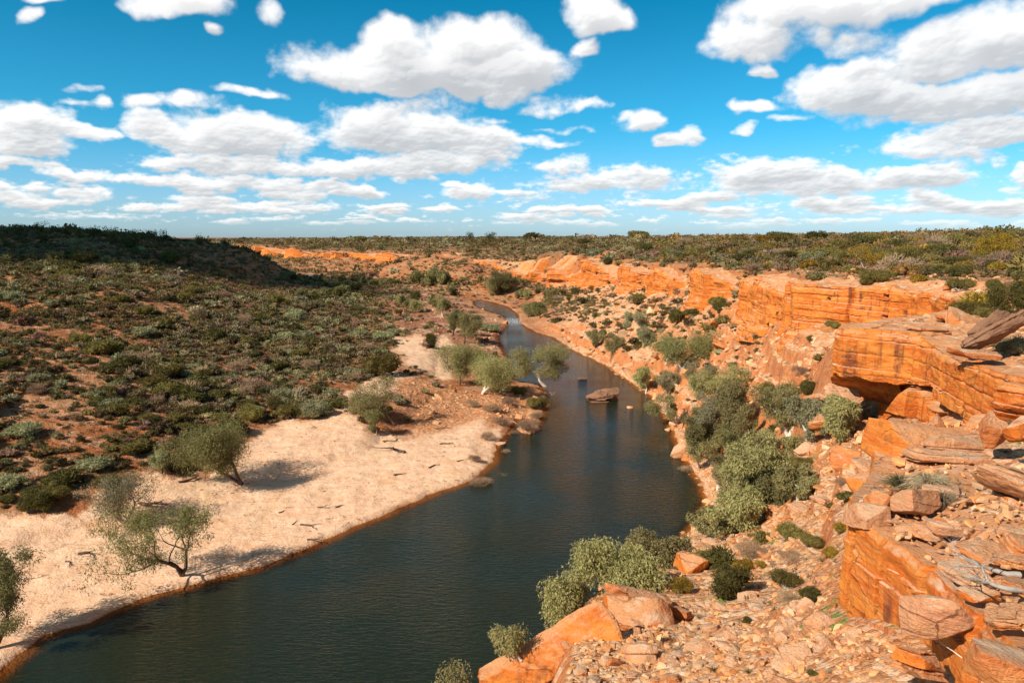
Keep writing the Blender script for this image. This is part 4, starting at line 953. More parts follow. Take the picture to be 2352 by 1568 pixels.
def soup(geos, X, Y, Zv, size, rng, flat=.3, attrs=None):
    Vs, Fs, As = [], [], []; off = 0
    for gi, (V, F) in enumerate(geos):
        m = np.arange(gi, len(X), len(geos)); n = len(m)
        if n == 0: continue
        rz = rng.uniform(0, 2*pi, n); tx = rng.normal(0, flat, n); ty = rng.normal(0, flat, n); c, s = np.cos(rz), np.sin(rz)
        P = V[None]*size[m][:, None, None]*rng.uniform(.8, 1.25, (n, 1, 3))
        x1 = P[..., 0]; y1 = P[..., 1]; z1 = P[..., 2]+tx[:, None]*P[..., 0]+ty[:, None]*P[..., 1]
        xr = x1*c[:, None]-y1*s[:, None]+X[m][:, None]; yr = x1*s[:, None]+y1*c[:, None]+Y[m][:, None]; zr = z1+Zv[m][:, None]
        Vs.append(np.stack([xr, yr, zr], -1).reshape(-1, 3)); Fs.append((F[None]+(off+np.arange(n)*len(V))[:, None, None]).reshape(-1, F.shape[1])); off += n*len(V)
        if attrs is not None: As.append(np.repeat(attrs[m], len(V), axis=0))
    return np.concatenate(Vs), np.concatenate(Fs), (np.concatenate(As) if As else None)
rest = order[nb:]
size[rest] *= 0.85
rt = np.array([.70, .36, .17])*rng.uniform(.55, 1.2, (len(X), 1))*(lambda w_: np.stack([1-.06*w_, 1+.16*w_, 1+.42*w_], 1))(rng.uniform(-1, 1, len(X)))
mr, tr_, br_, _o = material('rubble_stone')
gg = tr_.new('ShaderNodeNewGeometry'); tr_.put(br_.inputs['Base Color'], tr_.mix(.5, attr(tr_, 'tint', 'Vector'), tr_.mix(tr_.noise(gg.outputs['Position'], 5, 4, .65), (.4, .4, .4), (1.4, 1.4, 1.4)), 'MULTIPLY'))
V, F, A = soup(RKs, X[rest], Y[rest], Zr[rest]+0.05*size[rest], size[rest], rng, .3, rt)
link('rubble', mesh_from('rubble', V, F, mr, False, dict(tint=A)), label='countless small broken stones littering the right slope and gravel flats', cat='rubble', kind='stuff')
print('rocks', len(X), time.time()-t0)
# ================================================================ PLANTS
def leaf_material(name, cols, trans=0.35, tint=False):
    m, t, bs, out = material(name)
    g = t.new('ShaderNodeNewGeometry'); pos = g.outputs['Position']
    if tint:
        c = attr(t, 'tint', 'Vector')
        c = t.mix(0.30, c, t.mix(t.noise(pos, 1.2, 3, .6), (.45, .45, .45), (1.3, 1.3, 1.2)), 'MULTIPLY')
    else:
        oi = t.new('ShaderNodeObjectInfo')
        r = oi.outputs['Random']
        c = t.mix(t.ramp(t.noise(pos, 0.9, 3, .6), .38, .62), cols[0], cols[1])
        c = t.mix(t.ramp(t.noise(pos, 6.0, 2, .6), .45, .7, 0, .6), c, cols[2])
        hs = t.new('ShaderNodeHueSaturation'); t.put(hs.inputs['Hue'], t.ramp(r, 0, 1, .490, .512, 'LINEAR')); t.put(hs.inputs['Value'], t.ramp(r, 0, 1, .75, 1.25, 'LINEAR')); t.put(hs.inputs['Color'], c)
        c = hs.outputs[0]
    df = t.new('ShaderNodeBsdfDiffuse'); tl = t.new('ShaderNodeBsdfTranslucent'); mx = t.new('ShaderNodeMixShader')
    t.put(df.inputs[0], c); t.put(tl.inputs[0], c); mx.inputs[0].default_value = trans
    t.l.new(df.outputs[0], mx.inputs[1]); t.l.new(tl.outputs[0], mx.inputs[2]); t.l.new(mx.outputs[0], out.inputs[0])
    return m
def bark_material(name, a, b):
    m, t, bs, out = material(name)
    g = t.new('ShaderNodeNewGeometry'); pos = g.outputs['Position']
    t.put(bs.inputs['Base Color'], t.mix(t.ramp(t.noise(t.mapping(pos, (3, 3, 1)), 1.2, 4, .6), .4, .62), a, b)); return m
ML_ = {'grey': leaf_material('leaves_grey_green', [(.36, .335, .175), (.25, .235, .11), (.46, .42, .25)]),
       'olive': leaf_material('leaves_olive', [(.225, .175, .052), (.150, .118, .034), (.33, .255, .09)]),
       'dark': leaf_material('leaves_dark', [(.145, .125, .040), (.090, .078, .025), (.21, .17, .055)]),
       'brown': leaf_material('twigs_brown', [(.46, .30, .185), (.32, .20, .12), (.60, .43, .28)]),
       'gold': leaf_material('leaves_golden', [(.36, .235, .040), (.22, .155, .035), (.70, .36, .03)]),
       'gum': leaf_material('gum_leaves', [(.38, .335, .145), (.25, .22, .09), (.52, .40, .16)]),
       'gumdark': leaf_material('gum_leaves_dark', [(.27, .245, .098), (.175, .16, .062), (.36, .30, .12)]),
       'gumgrey': leaf_material('gum_leaves_grey', [(.37, .335, .19), (.26, .235, .12), (.46, .38, .22)])}
MB_ = {'white': bark_material('bark_white', (.72, .62, .52), (.50, .38, .29)), 'dark': bark_material('bark_dark', (.085, .055, .038), (.16, .10, .07)),
       'grey': bark_material('bark_weathered', (.42, .36, .31), (.26, .20, .16)), 'brown': bark_material('bark_brown', (.20, .115, .07), (.30, .19, .12))}
def blades(C, N, ln, wd, rng, droop=0.0, outw=0.5):
    """triangular blades: centres C, outward directions N"""
    n = len(C); d = rng.normal(size=(n, 3)); d /= np.linalg.norm(d, axis=1, keepdims=True)
    d = d*(1-outw)+N*outw; d[:, 2] -= droop; d /= np.linalg.norm(d, axis=1, keepdims=True)+1e-6
    q = rng.normal(size=(n, 3)); w = np.cross(d, q); w /= np.linalg.norm(w, axis=1, keepdims=True)+1e-6
    L_ = ln*rng.uniform(.6, 1.3, (n, 1)); W_ = wd*rng.uniform(.6, 1.3, (n, 1))
    V = np.stack([C-w*W_*.5, C+w*W_*.5, C+d*L_], 1)
    return V.reshape(-1, 3), np.arange(3*n).reshape(-1, 3)
def shrub_geo(seed, n, ln, wd, lumps=7, hgt=.62, core=True, wisp=0.06):
    """dome about 2 wide, hgt*~1.3 tall"""
    rng = np.random.default_rng(seed)
    lc = []
    for k in range(lumps):
        a = rng.uniform(0, 2*pi); rr = math.sqrt(rng.uniform(0, 1))*.58
        lc.append((cos(a)*rr, sin(a)*rr, hgt*rng.uniform(.45, .85)*(1-.5*rr), rng.uniform(.28, .48)))
    lc = np.array(lc); k = rng.integers(0, lumps, n)
    d = rng.normal(size=(n, 3)); d[:, 2] = np.abs(d[:, 2])*1.0-.25; d /= np.linalg.norm(d, axis=1, keepdims=True)
    C = lc[k, :3]+d*(lc[k, 3]*(rng.uniform(.72, 1.0, n)+wisp*rng.normal(size=n)))[:, None]*np.array([1, 1, .85])
    C[:, 2] = np.maximum(C[:, 2], .02)
    V, F = blades(C, d, ln, wd, rng, 0, .55)
    if core:
        for q in lc:
            cv, cf = _CS[3 if n > 1000 else (2 if n > 250 else 1)]; s = cv/np.linalg.norm(cv, axis=1, keepdims=True)
            P = q[:3]+s*q[3]*np.array([.70, .70, .62]); P[:, 2] = np.maximum(P[:, 2], 0)
            t3 = np.concatenate([cf[:, [0, 1, 2]], cf[:, [0, 2, 3]]]); F = np.concatenate([F, t3+len(V)]); V = np.concatenate([V, P])
    return V, F
def tube(paths, sides=5):
    """paths: list of (points, radii)"""
    Vs, Fs = [], []; off = 0
    for P, Rr in paths:
        P = np.asarray(P, float); n = len(P)
        T = np.gradient(P, axis=0); T /= np.linalg.norm(T, axis=1, keepdims=True)+1e-9
        up = np.array([0.3, 0.2, 1.0]) if abs(T[0, 2]) < .8 else np.array([1.0, .1, 0])
        A = np.cross(T, up); A /= np.linalg.norm(A, axis=1, keepdims=True)+1e-9; B = np.cross(T, A)
        th = np.arange(sides)*2*pi/sides
        ring = P[:, None]+(A[:, None]*np.cos(th)[None, :, None]+B[:, None]*np.sin(th)[None, :, None])*np.asarray(Rr)[:, None, None]
        i = np.arange(n-1)[:, None]*sides+np.arange(sides)[None]; j = np.arange(n-1)[:, None]*sides+(np.arange(sides)[None]+1) % sides
        Fs.append(np.stack([i, j, j+sides, i+sides], -1).reshape(-1, 4)+off); Vs.append(ring.reshape(-1, 3)); off += n*sides
    return np.concatenate(Vs), np.concatenate(Fs)
def skeleton(seed, levels=4, first=.38, spread=38, gnarl=.18, lean=(0, 0), stems=1, up=.12):
    rng = np.random.default_rng(seed); paths = []; tips = []
    def grow(p, d, ln, rad_, lv):
        n = 5; pts = [p]; rr = [rad_]
        for i in range(n):
            d = d+rng.normal(0, gnarl, 3)*.6; d[2] += up*(.5 if lv == 0 else 1); d /= np.linalg.norm(d)
            p = p+d*ln/n; pts.append(p); rr.append(rad_*(1-.42*(i+1)/n))
        paths.append((pts, rr))
        if lv >= levels-1: tips.append(p); return
        if lv >= levels-3 and lv > 0: tips.append(pts[3]); tips.append(p)
        k = 3 if rng.uniform() < .45 else 2
        a0 = rng.uniform(0, 2*pi)
        for j in range(k):
            a = a0+j*2*pi/k+rng.normal(0, .4); th = radians(spread)*rng.uniform(.55, 1.25)
            q = np.cross(d, [cos(a), sin(a), .3]); q /= np.linalg.norm(q)+1e-9
            nd = d*cos(th)+q*sin(th); grow(p, nd, ln*rng.uniform(.62, .88), rr[-1]*rng.uniform(.66, .82), lv+1)
    for s_ in range(stems):
        d = np.array([lean[0], lean[1], 1.0])+(rng.normal(0, .45, 3)*(stems > 1))*np.array([1, 1, 0]); d /= np.linalg.norm(d)
        grow(np.zeros(3), d, first*rng.uniform(.8, 1.1), .030/math.sqrt(stems)*1.25, 0)
    return paths, np.array(tips)
def tree_geo(seed, H, Wd, leaves=6000, lsize=.22, clump=.13, levels=4, spread=38, lean=(0, 0), stems=1, first=.22, trunk_r=1.0, gnarl=.18, droop=.6, flat=.85, fill=.4, thin=.55):
    paths, tips = skeleton(seed, levels, first, spread, gnarl, lean, stems)
    allp = np.concatenate([np.array(p) for p, _ in paths]); zmax = tips[:, 2].max()
    cx = (tips[:, 0].max()+tips[:, 0].min())/2; cy = (tips[:, 1].max()+tips[:, 1].min())/2; ext = max(np.ptp(tips[:, 0]), np.ptp(tips[:, 1]), .1)
    rc = clump*Wd; sz = (H-rc*.8)/zmax; sx = (Wd-1.6*rc)/ext
    S = np.array([sx, sx, sz])
    paths = [(np.array(p)*S, np.array(r)*H*trunk_r) for p, r in paths]; tips = tips*S
    rng = np.random.default_rng(seed+1)
    e = tips[rng.uniform(0, 1, len(tips)) < fill]*np.array([1.0, 1.0, 1.0]); e = e*rng.uniform([.8, .8, .45], [1.05, 1.05, .9], (len(e), 3)); 
    tv, tf = tube([q for q in paths if q[1][0] > .0045*H*.4], 6)
    tips = np.concatenate([tips, e]) if len(e) else tips
    tips = tips[rng.uniform(0, 1, len(tips)) < thin] if len(tips) > 14 else tips
    nt = len(tips); wgt = rng.uniform(.25, 1.6, nt); k = rng.choice(nt, leaves, p=wgt/wgt.sum())
    rad_ = rc*rng.uniform(.55, 1.3, nt)
    d = rng.normal(size=(leaves, 3)); d /= np.linalg.norm(d, axis=1, keepdims=True)
    rr = rng.uniform(0, 1, leaves)**.45
    C = tips[k]+d*(rad_[k]*rr)[:, None]*np.array([1, 1, flat]); C[:, 2] -= rad_[k]*.10
    C[:, 2] = np.maximum(C[:, 2], H*.06)
    lv, lf = blades(C, d, lsize, lsize*.42, rng, droop, .35)
    return (tv, tf), (lv, lf)
def make_tree(name, geo, leafmat, barkmat, loc, label, cat='tree', group=None, rz=0, sc=1):
    o = bpy.data.objects.new(name, None); scene.collection.objects.link(o); o.empty_display_size = .5
    o.location = loc; o.rotation_euler = (0, 0, rz); o.scale = (sc, sc, sc); tag(o, label, cat, group)
    link('trunk', mesh_from('trunk', *geo[0], barkmat), o); link('crown', mesh_from('crown', *geo[1], leafmat, False), o)
    return o
def copy_thing(o, loc, rz, sc, label=None, group=None):
    r = o.copy(); scene.collection.objects.link(r); r.location = loc; r.rotation_euler = (0, 0, rz); r.scale = (sc, sc, sc) if np.isscalar(sc) else sc
    if label: r['label'] = label
    if group: r['group'] = group
    for ch in list(o.children):
        c = ch.copy(); scene.collection.objects.link(c); c.parent = r
    return r
def base_at(x, y, Y=None):
    if Y is not None and Y < 0: return np.array(atY(x, y, -Y))
    if Y is None:
        p = hit(x, y)
        if p is None: p = atz(x, y, 1.0)
        return np.array(p)
    p = atY(x, y, Y); return np.array([p[0], Y, float(ground(np.array([p[0]]), np.array([Y]))[0])])
def size_at(p, ytop, wpx):
    zc = p[1]*CP-(p[2]-CAMH)*SP
    # height so the top lands on ytop
    b = -(ytop-784)/FV; top = CAMH + p[1]*(b*CP-SP)/(CP+b*SP)
    return max(top-p[2], .5), wpx*zc/FV
# hero trees: label, x, base y, top y, width, depth or None, leaf, bark, options
T = [
 ('spreading dark-limbed tree with thin foliage on the sand at the water edge', 418,1322,1148,262,None,'gumdark','dark',dict(leaves=9000,clump=.075,levels=5,spread=46,first=.20,stems=3,trunk_r=1.25,gnarl=.30,lsize=.24,fill=.15)),
 ('white-limbed sprawling gum tree on the sand behind the dark spreading tree', 285,1200,1078,165,None,'gumgrey','white',dict(leaves=6000,clump=.14,levels=4,spread=45,stems=3,first=.30,trunk_r=1.1,lsize=.26)),
 ('big dense dark green gum tree in the middle of the sandy bank', 556,1112,948,205,None,'gumdark','dark',dict(leaves=15000,clump=.16,levels=4,spread=40,stems=2,lsize=.28,first=.3)),
 ('tree half cut off by the left edge of the photo above its dark shadow', -14,1490,1275,175,None,'gumdark','dark',dict(leaves=11000,clump=.15,levels=4,spread=42,stems=2,lsize=.24)),
 ('small weeping tree with thin bare trunk left of a larger gum on the sand', 866,1000,940,48,None,'gumdark','brown',dict(leaves=3000,clump=.22,levels=3,lsize=.28,droop=1.2)),
 ('bushy grey-green gum between the sand and the red gravel patch', 905,975,862,128,None,'gum','brown',dict(leaves=11000,clump=.17,levels=4,stems=2,lsize=.30,spread=40)),
 ('wide gum with pale slender trunk at the head of the gravel flat', 1108,905,800,118,None,'gum','white',dict(leaves=12000,clump=.17,levels=4,stems=2,lsize=.32,spread=44)),
 ('leafy gum crowding the left side of the pale-trunked gum on the gravel flat', 1056,884,786,84,None,'gum','brown',dict(leaves=9000,clump=.18,levels=4,stems=2,lsize=.32)),
 ('tall white-trunked river gum leaning from the spit into the river bend', 1256,893,787,116,None,'gum','white',dict(leaves=11000,clump=.15,levels=4,lean=(-.28,0),lsize=.34,first=.42,spread=42,trunk_r=.9)),
 ('small round dark tree standing alone on pale sand', 996,800,765,42,None,'dark','dark',dict(leaves=5000,clump=.30,levels=3,lsize=.34,first=.22,flat=.9)),
 ('dense gum tree upstream of the round dark tree beside the stony flat', 1066,790,722,58,None,'gum','dark',dict(leaves=7000,clump=.20,levels=3,lsize=.42)),
 ('slim upright gum on the red flats near the upper pool', 1017,726,680,24,None,'gum','white',dict(leaves=3000,clump=.30,levels=3,lsize=.5)),
 ('low bushy tree on the red flats left of the slim gum', 948,718,686,36,None,'gum','dark',dict(leaves=3000,clump=.28,levels=3,lsize=.5)),
 ('little umbrella-shaped tree at the edge of the scrub above the beach', 372,1088,1040,64,None,'grey','dark',dict(leaves=3500,clump=.20,levels=3,lsize=.26)),
 ('bushy gum at the water side of the pale-trunked gum on the gravel flat', 1150,900,830,70,None,'gum','brown',dict(leaves=7000,clump=.2,levels=4,stems=2,lsize=.32)),
 ('low wide gum behind the pale-trunked gum on the gravel flat', 1100,858,788,90,None,'gumdark','brown',dict(leaves=8000,clump=.2,levels=4,stems=2,lsize=.34)),
 ('dark bushy gum upstream of the trees on the gravel flat', 1040,770,716,44,None,'gumdark','dark',dict(leaves=4500,clump=.24,levels=3,lsize=.42)),
 # right bank
 ('feathery gum on the bank right above the water-edge brown bush', 1605,1078,985,84,None,'gum','white',dict(leaves=8000,clump=.16,levels=4,stems=2,lsize=.26)),
 ('light gum at the upper left of the right bank grove', 1664,985,895,96,None,'gumgrey','white',dict(leaves=8000,clump=.16,levels=4,stems=2,lsize=.28)),
 ('gum at the right middle of the right bank grove', 1795,1095,990,110,None,'gum','white',dict(leaves=10000,clump=.15,levels=4,stems=2,lsize=.25)),
 ('yellowish gum at the lower right of the right bank grove', 1832,1150,1065,84,None,'gum','white',dict(leaves=7000,clump=.16,levels=4,stems=2,lsize=.23)),
 ('open gum above the top left of the grove', 1702,925,845,84,None,'gum','white',dict(leaves=7000,clump=.16,levels=4,stems=2,lsize=.30)),
 ('small pale gum below the wide slope gum', 1608,892,828,66,None,'gumgrey','white',dict(leaves=5000,clump=.18,levels=3,stems=2,lsize=.30)),
 ('round gum above the top of the grove by the talus', 1765,950,876,84,None,'gumdark','white',dict(leaves=7000,clump=.17,levels=4,stems=2,lsize=.28)),
 ('tall airy gum between the grove and the water on the left', 1648,1125,1035,80,None,'gum','white',dict(leaves=7000,clump=.15,levels=4,stems=2,lsize=.25)),
 ('olive gum at the top right of the right bank grove', 1810,1010,880,120,None,'gum','white',dict(leaves=13000,clump=.16,levels=4,stems=2,lsize=.28)),
 ('dense low gum between the grove and the pink ledge', 1720,1215,1120,110,None,'gum','white',dict(leaves=11000,clump=.18,levels=4,stems=3,lsize=.24)),
 ('drooping gum on the slope above the dense bank grove', 1640,930,850,80,None,'gum','white',dict(leaves=8000,clump=.18,levels=4,stems=2,lsize=.30)),
 ('small gum leaning out from the rocks below the long talus', 1555,975,905,60,None,'gum','white',dict(leaves=5000,clump=.2,levels=3,stems=2,lsize=.30)),
 ('scraggly gum between the big foreground gum and the pink ledge', 1455,1370,1250,110,42,'gumgrey','white',dict(leaves=7000,clump=.15,levels=4,stems=2,lsize=.18)),
 ('large gum spilling over the rocks in front of the river at bottom centre', 1395,1440,1228,200,38,'gum','grey',dict(leaves=26000,clump=.15,levels=5,stems=2,lsize=.17,spread=42,droop=1.0)),
 ('gum tree low on the left of the big foreground gum beside the tilted slab', 1300,1480,1308,118,36,'gum','grey',dict(leaves=12000,clump=.17,levels=4,stems=2,lsize=.16,spread=42,droop=1.0)),
 ('airy gum tree right of the big foreground gum with open top', 1505,1330,1204,140,47,'gum','grey',dict(leaves=13000,clump=.13,levels=5,stems=2,lsize=.19,spread=38,droop=1.0)),
 ('skinny leaning gum sapling above the tilted slab at the bottom edge', 1198,1516,1438,62,-27,'gum','white',dict(leaves=3800,clump=.30,levels=3,lean=(-.6,0),lsize=.11,first=.7,trunk_r=.9,fill=0)),
 ('round topped gum cut off by the bottom edge left of the tilted slab', 1060,1640,1518,120,30,'gum','grey',dict(leaves=14000,clump=.30,levels=3,lsize=.13,first=.8,fill=.1)),
 ('leaning gum with pale trunk over the water at the foot of the pink ledge', 1652,1230,1164,100,None,'gum','white',dict(leaves=7000,clump=.16,levels=4,lean=(-.45,0),lsize=.24)),
 ('tall gum at the right water edge in front of the dense bank trees', 1690,1190,1065,104,None,'gum','white',dict(leaves=13000,clump=.15,levels=4,stems=2,lsize=.26,droop=1)),
 ('broad yellow-green gum in the middle of the right bank grove', 1745,1165,990,150,None,'gum','white',dict(leaves=20000,clump=.15,levels=4,stems=3,lsize=.26,droop=1)),
 ('dark green gum at the lower end of the right bank grove', 1770,1175,1100,110,None,'gumdark','white',dict(leaves=11000,clump=.17,levels=4,stems=2,lsize=.24,droop=1)),
 ('deep green gum on the water side at the left of the right bank grove', 1632,1030,925,120,None,'gumdark','white',dict(leaves=14000,clump=.16,levels=4,stems=2,lsize=.28)),
 ('bright gum crown in the centre top of the right bank grove', 1722,1010,880,150,None,'gum','white',dict(leaves=18000,clump=.16,levels=4,stems=2,lsize=.30)),
 ('sparse brown-tinged gum with forked white trunk right of the grove', 1858,1030,915,100,None,'gumgrey','white',dict(leaves=7500,clump=.14,levels=4,stems=1,lsize=.26,first=.5)),
 ('yellowish gum just left of the dark hollow under the prow', 1928,1010,912,104,None,'gum','white',dict(leaves=12000,clump=.17,levels=4,stems=2,lsize=.24)),
 ('gum on the bank above the smooth pale water-edge boulders', 1690,1060,965,110,None,'gumdark','white',dict(leaves=12000,clump=.17,levels=4,stems=2,lsize=.27)),
 ('wide spreading dark gum halfway up the right slope', 1568,850,752,138,None,'gumdark','white',dict(leaves=15000,clump=.15,levels=4,stems=3,lsize=.34,spread=46)),
 ('gum with dead twigs on the left of the wide slope gum', 1530,838,760,80,None,'gum','white',dict(leaves=7000,clump=.17,levels=4,stems=2,lsize=.34)),
 ('pale leaning gum with a long bare white trunk on the right slope', 1492,775,712,56,None,'gumgrey','white',dict(leaves=4200,clump=.20,levels=3,lean=(-.4,0),lsize=.38,first=.6)),
 ('slender drooping gum at the water edge by the rocky right bank', 1402,832,765,46,None,'gum','brown',dict(leaves=5000,clump=.24,levels=3,lsize=.40,droop=1.2)),
 ('leafy gum behind the slender drooping one on the right bank', 1372,800,756,48,None,'gum','brown',dict(leaves=5000,clump=.24,levels=3,lsize=.40)),
 ('round grey-green gum beside whitish rocks above the right bank', 1478,800,752,44,None,'grey','brown',dict(leaves=4500,clump=.28,levels=3,lsize=.38,first=.25)),
 ('thin gum on the rocks at the water edge downstream of the drooping gum', 1484,905,838,56,None,'gum','white',dict(leaves=5000,clump=.18,levels=4,stems=2,lsize=.34)),
 ('open pale gum on the ledges above the water right of the thin gum', 1535,915,850,64,None,'gumgrey','white',dict(leaves=5000,clump=.16,levels=4,stems=2,lsize=.32)),
 ('dense upstream gum at the left foot of the yellow cliff', 1152,668,618,66,None,'gumdark','dark',dict(leaves=6000,clump=.20,levels=3,stems=2,lsize=.7)),
 ('dark bushy gum in front of the dense upstream gum', 1135,676,640,52,None,'gum','dark',dict(leaves=5000,clump=.24,levels=3,lsize=.7)),
 ('twin-crowned gum on the right bank by the upper pool, left one', 1214,728,700,30,None,'gum','dark',dict(leaves=3000,clump=.28,levels=3,lsize=.6)),
 ('twin-crowned gum on the right bank by the upper pool, right one', 1240,732,694,32,None,'gumdark','dark',dict(leaves=3000,clump=.28,levels=3,lsize=.6)),
 ('tall spreading shrub-like tree on the skyline of the right plateau', 2284,606,532,120,None,'gold','grey',dict(leaves=9000,clump=.15,levels=4,stems=3,lsize=.30,spread=48)),
 ('wide dark round tree behind the cliff rim on the right plateau', 2082,616,568,84,None,'olive','dark',dict(leaves=9000,clump=.22,levels=3,stems=3,lsize=.30,first=.2)),
 ('bare-branched pale tree on the right plateau left of the wide round tree', 1985,618,560,70,None,'gold','grey',dict(leaves=1500,clump=.14,levels=4,stems=2,lsize=.28,trunk_r=.9)),
 ('deep green thick bush tree at the right edge above the cliff top', 2345,722,640,90,None,'dark','dark',dict(leaves=12000,clump=.26,levels=3,stems=3,lsize=.15,first=.2)),
 ('grey tree on the cliff rim with bare white stem', 1868,606,578,40,None,'grey','white',dict(leaves=3000,clump=.25,levels=3,lsize=.34)),
]
PX_TREE = []
for k, (lab, x, yb, yt, w, Yd, lm, bm, op) in enumerate(T):
    p = base_at(x, yb, Yd); H, Wd = size_at(p, yt-4, w*(1.28 if x > 1000 else 1.12)); op = dict(op); op['leaves'] = int(op['leaves']*(2.4 if 1000 < x < 1320 and yb < 1000 else (.95 if x > 1000 and yb > 1250 else 1.8))); op['thin'] = .85 if x < 1320 else .60; op['trunk_r'] = op.get('trunk_r', 1)*(1.35 if bm == 'white' else 1); op['droop'] = min(op.get('droop', .6), .7); op['clump'] = op.get('clump', .13)*(.74 if x > 1320 and yb < 1250 else .92)
    if H > 26 or not np.isfinite(H): print('BAD', lab, p, H, Wd)
    make_tree('gum_tree' if 'gum' in lm else 'bushy_tree', tree_geo(1000+k*7, H, Wd, **op), ML_[lm], MB_[bm], p, lab)
    PX_TREE.append((p[0], p[1], Wd/2))
for k, (x, yt) in enumerate([(95,506),(150,514),(178,516),(212,514),(262,517),(300,520),(352,524),(384,522),(450,536),(512,546),(40,511),(885,541),(1080,530),(1128,529),(1530,541)]):
    Yk = 430 if x < 330 else (470 if x < 480 else (500 if x < 600 else 1400)); p = base_at(x, yt, Yk); p[2] -= .5; H, _w = size_at(p, yt, 12); H = max(H, 2.5)
    make_tree('skyline_tree', tree_geo(1800+k, H, H*1.1, leaves=500, lsize=H*.1, clump=.24, levels=3, stems=1), ML_['dark'], MB_['dark'], p, 'small dark tree standing up on the %s skyline' % ('left hill' if x < 600 else 'distant plateau'), 'tree', 'trees on the %s skyline' % ('left hill' if x < 600 else 'distant plateau'))
# far trees along the bend: shared shapes
FT = [make_tree('river_tree', tree_geo(1500+i, 8, 9, leaves=1400, lsize=.9, clump=.2, levels=3, stems=2), ML_[('gumdark', 'gum', 'dark')[i]], MB_['dark'], (0, 0, -50), '-', 'tree') for i in range(3)]
rng = np.random.default_rng(77)
far = []
for i in range(34): far.append((655+i*8.0+rng.normal(0, 3), 640+i*.55+rng.normal(0, 2.5) if i < 30 else 655, rng.uniform(13, 20)))
for i in range(14): far.append((945+i*6+rng.normal(0, 3), 652+rng.normal(0, 5), rng.uniform(20, 34)))
for i in range(16): far.append((690+rng.uniform(0, 150), 668+rng.uniform(0, 26), rng.uniform(18, 30)))
for i in range(10): far.append((880+rng.uniform(0, 190), 700+rng.uniform(-25, 25), rng.uniform(16, 30)))
for i in range(10): far.append((1185+rng.uniform(0, 140), 690+rng.uniform(-14, 10)-0, rng.uniform(14, 24)))
first_used = [False]*3
for i, (x, y, h) in enumerate(far):
    p = hit(x, y)
    if p is None: continue
    zc = p[1]*CP-(p[2]-CAMH)*SP; H = h*zc/FV
    if i < 34: lab, grp = 'dark tree in the row lining the far river bend', 'trees along the far river bend'
    elif i < 48: lab, grp = 'dark green tree in the clump where the river bed turns below the far cliffs', 'clump of trees at the river turn'
    elif i < 64: lab, grp = 'dark shaded tree at the foot of the left hill', 'shaded trees at the foot of the left hill'
    elif i < 74: lab, grp = 'scattered tree on the red stony flats beside the upper pool', 'scattered trees on the stony flats'
    else: lab, grp = 'small tree on the right bank slope above the upper pool', 'small trees above the upper pool'
    q = i % 3; src = FT[q]; s = (H/8*rng.uniform(.8, 1.5),)*2+(H/8,)
    if not first_used[q]:
        first_used[q] = True; src.location = p; src.scale = s; src.rotation_euler = (0, 0, rng.uniform(0, 6)); tag(src, lab, 'tree', grp)
    else: copy_thing(src, p, rng.uniform(0, 6.28), s, lab, grp)
    PX_TREE.append((p[0], p[1], 2.5))
print('trees', time.time()-t0)

# ---------------------------------------------------------------- scrub
DY = [556,590,620,650,700,750,800,850,900,950,1000,1050,1100,1150,1200,1300,1400,1568]
DENS = np.array([
 [9,9,9,9,8,8,8,8,8,8,9,9,9,9,9],
 [9,9,9,9,6,6,5,7,7,8,9,9,9,9,9],
 [9,9,9,9,8,7,6,4,3,3,7,6,4,4,6],
 [8,8,8,7,9,8,7,5,3,3,2,1,1,2,4],
 [7,7,6,6,8,7,2,1,4,3,2,2,1,1,2],
 [6,6,7,8,9,6,1,0,2,2,2,1,1,1,1],
 [5,5,6,8,9,7,1,0,1,3,2,1,0,1,1],
 [6,6,7,8,8,6,1,0,0,2,2,1,0,0,0],
 [5,5,7,8,8,5,0,0,0,1,2,2,0,0,0],
 [5,5,6,7,7,2,0,0,0,1,2,1,0,0,0],
 [5,5,7,6,1,0,0,0,0,0,1,1,0,0,0],
 [5,6,7,5,0,0,0,0,0,0,1,1,0,0,0],
 [6,7,4,1,0,0,0,0,0,0,1,1,1,0,0],
 [4,2,0,0,0,0,0,0,0,1,1,1,0,0,0],
 [0,0,0,0,0,0,0,0,0,1,1,1,0,0,0],
 [0,0,0,0,0,0,0,0,0,1,1,1,0,0,0],
 [0,0,0,0,0,0,0,0,0,0,.4,.3,0,0,0],
 [0,0,0,0,0,0,0,0,0,0,.2,.2,0,0,0]], float)
def dens_at(vx, vy):
    cx = np.clip(vx/168, 0, 13.999); i = cx.astype(int); f = cx-i
    yy = np.interp(vy, DY, np.arange(len(DY))); j = np.minimum(yy.astype(int), len(DY)-2); g = yy-j
    D_ = DENS/10
    return (D_[j, i]*(1-f)+D_[j, i+1]*f)*(1-g)+(D_[j+1, i]*(1-f)+D_[j+1, i+1]*f)*g
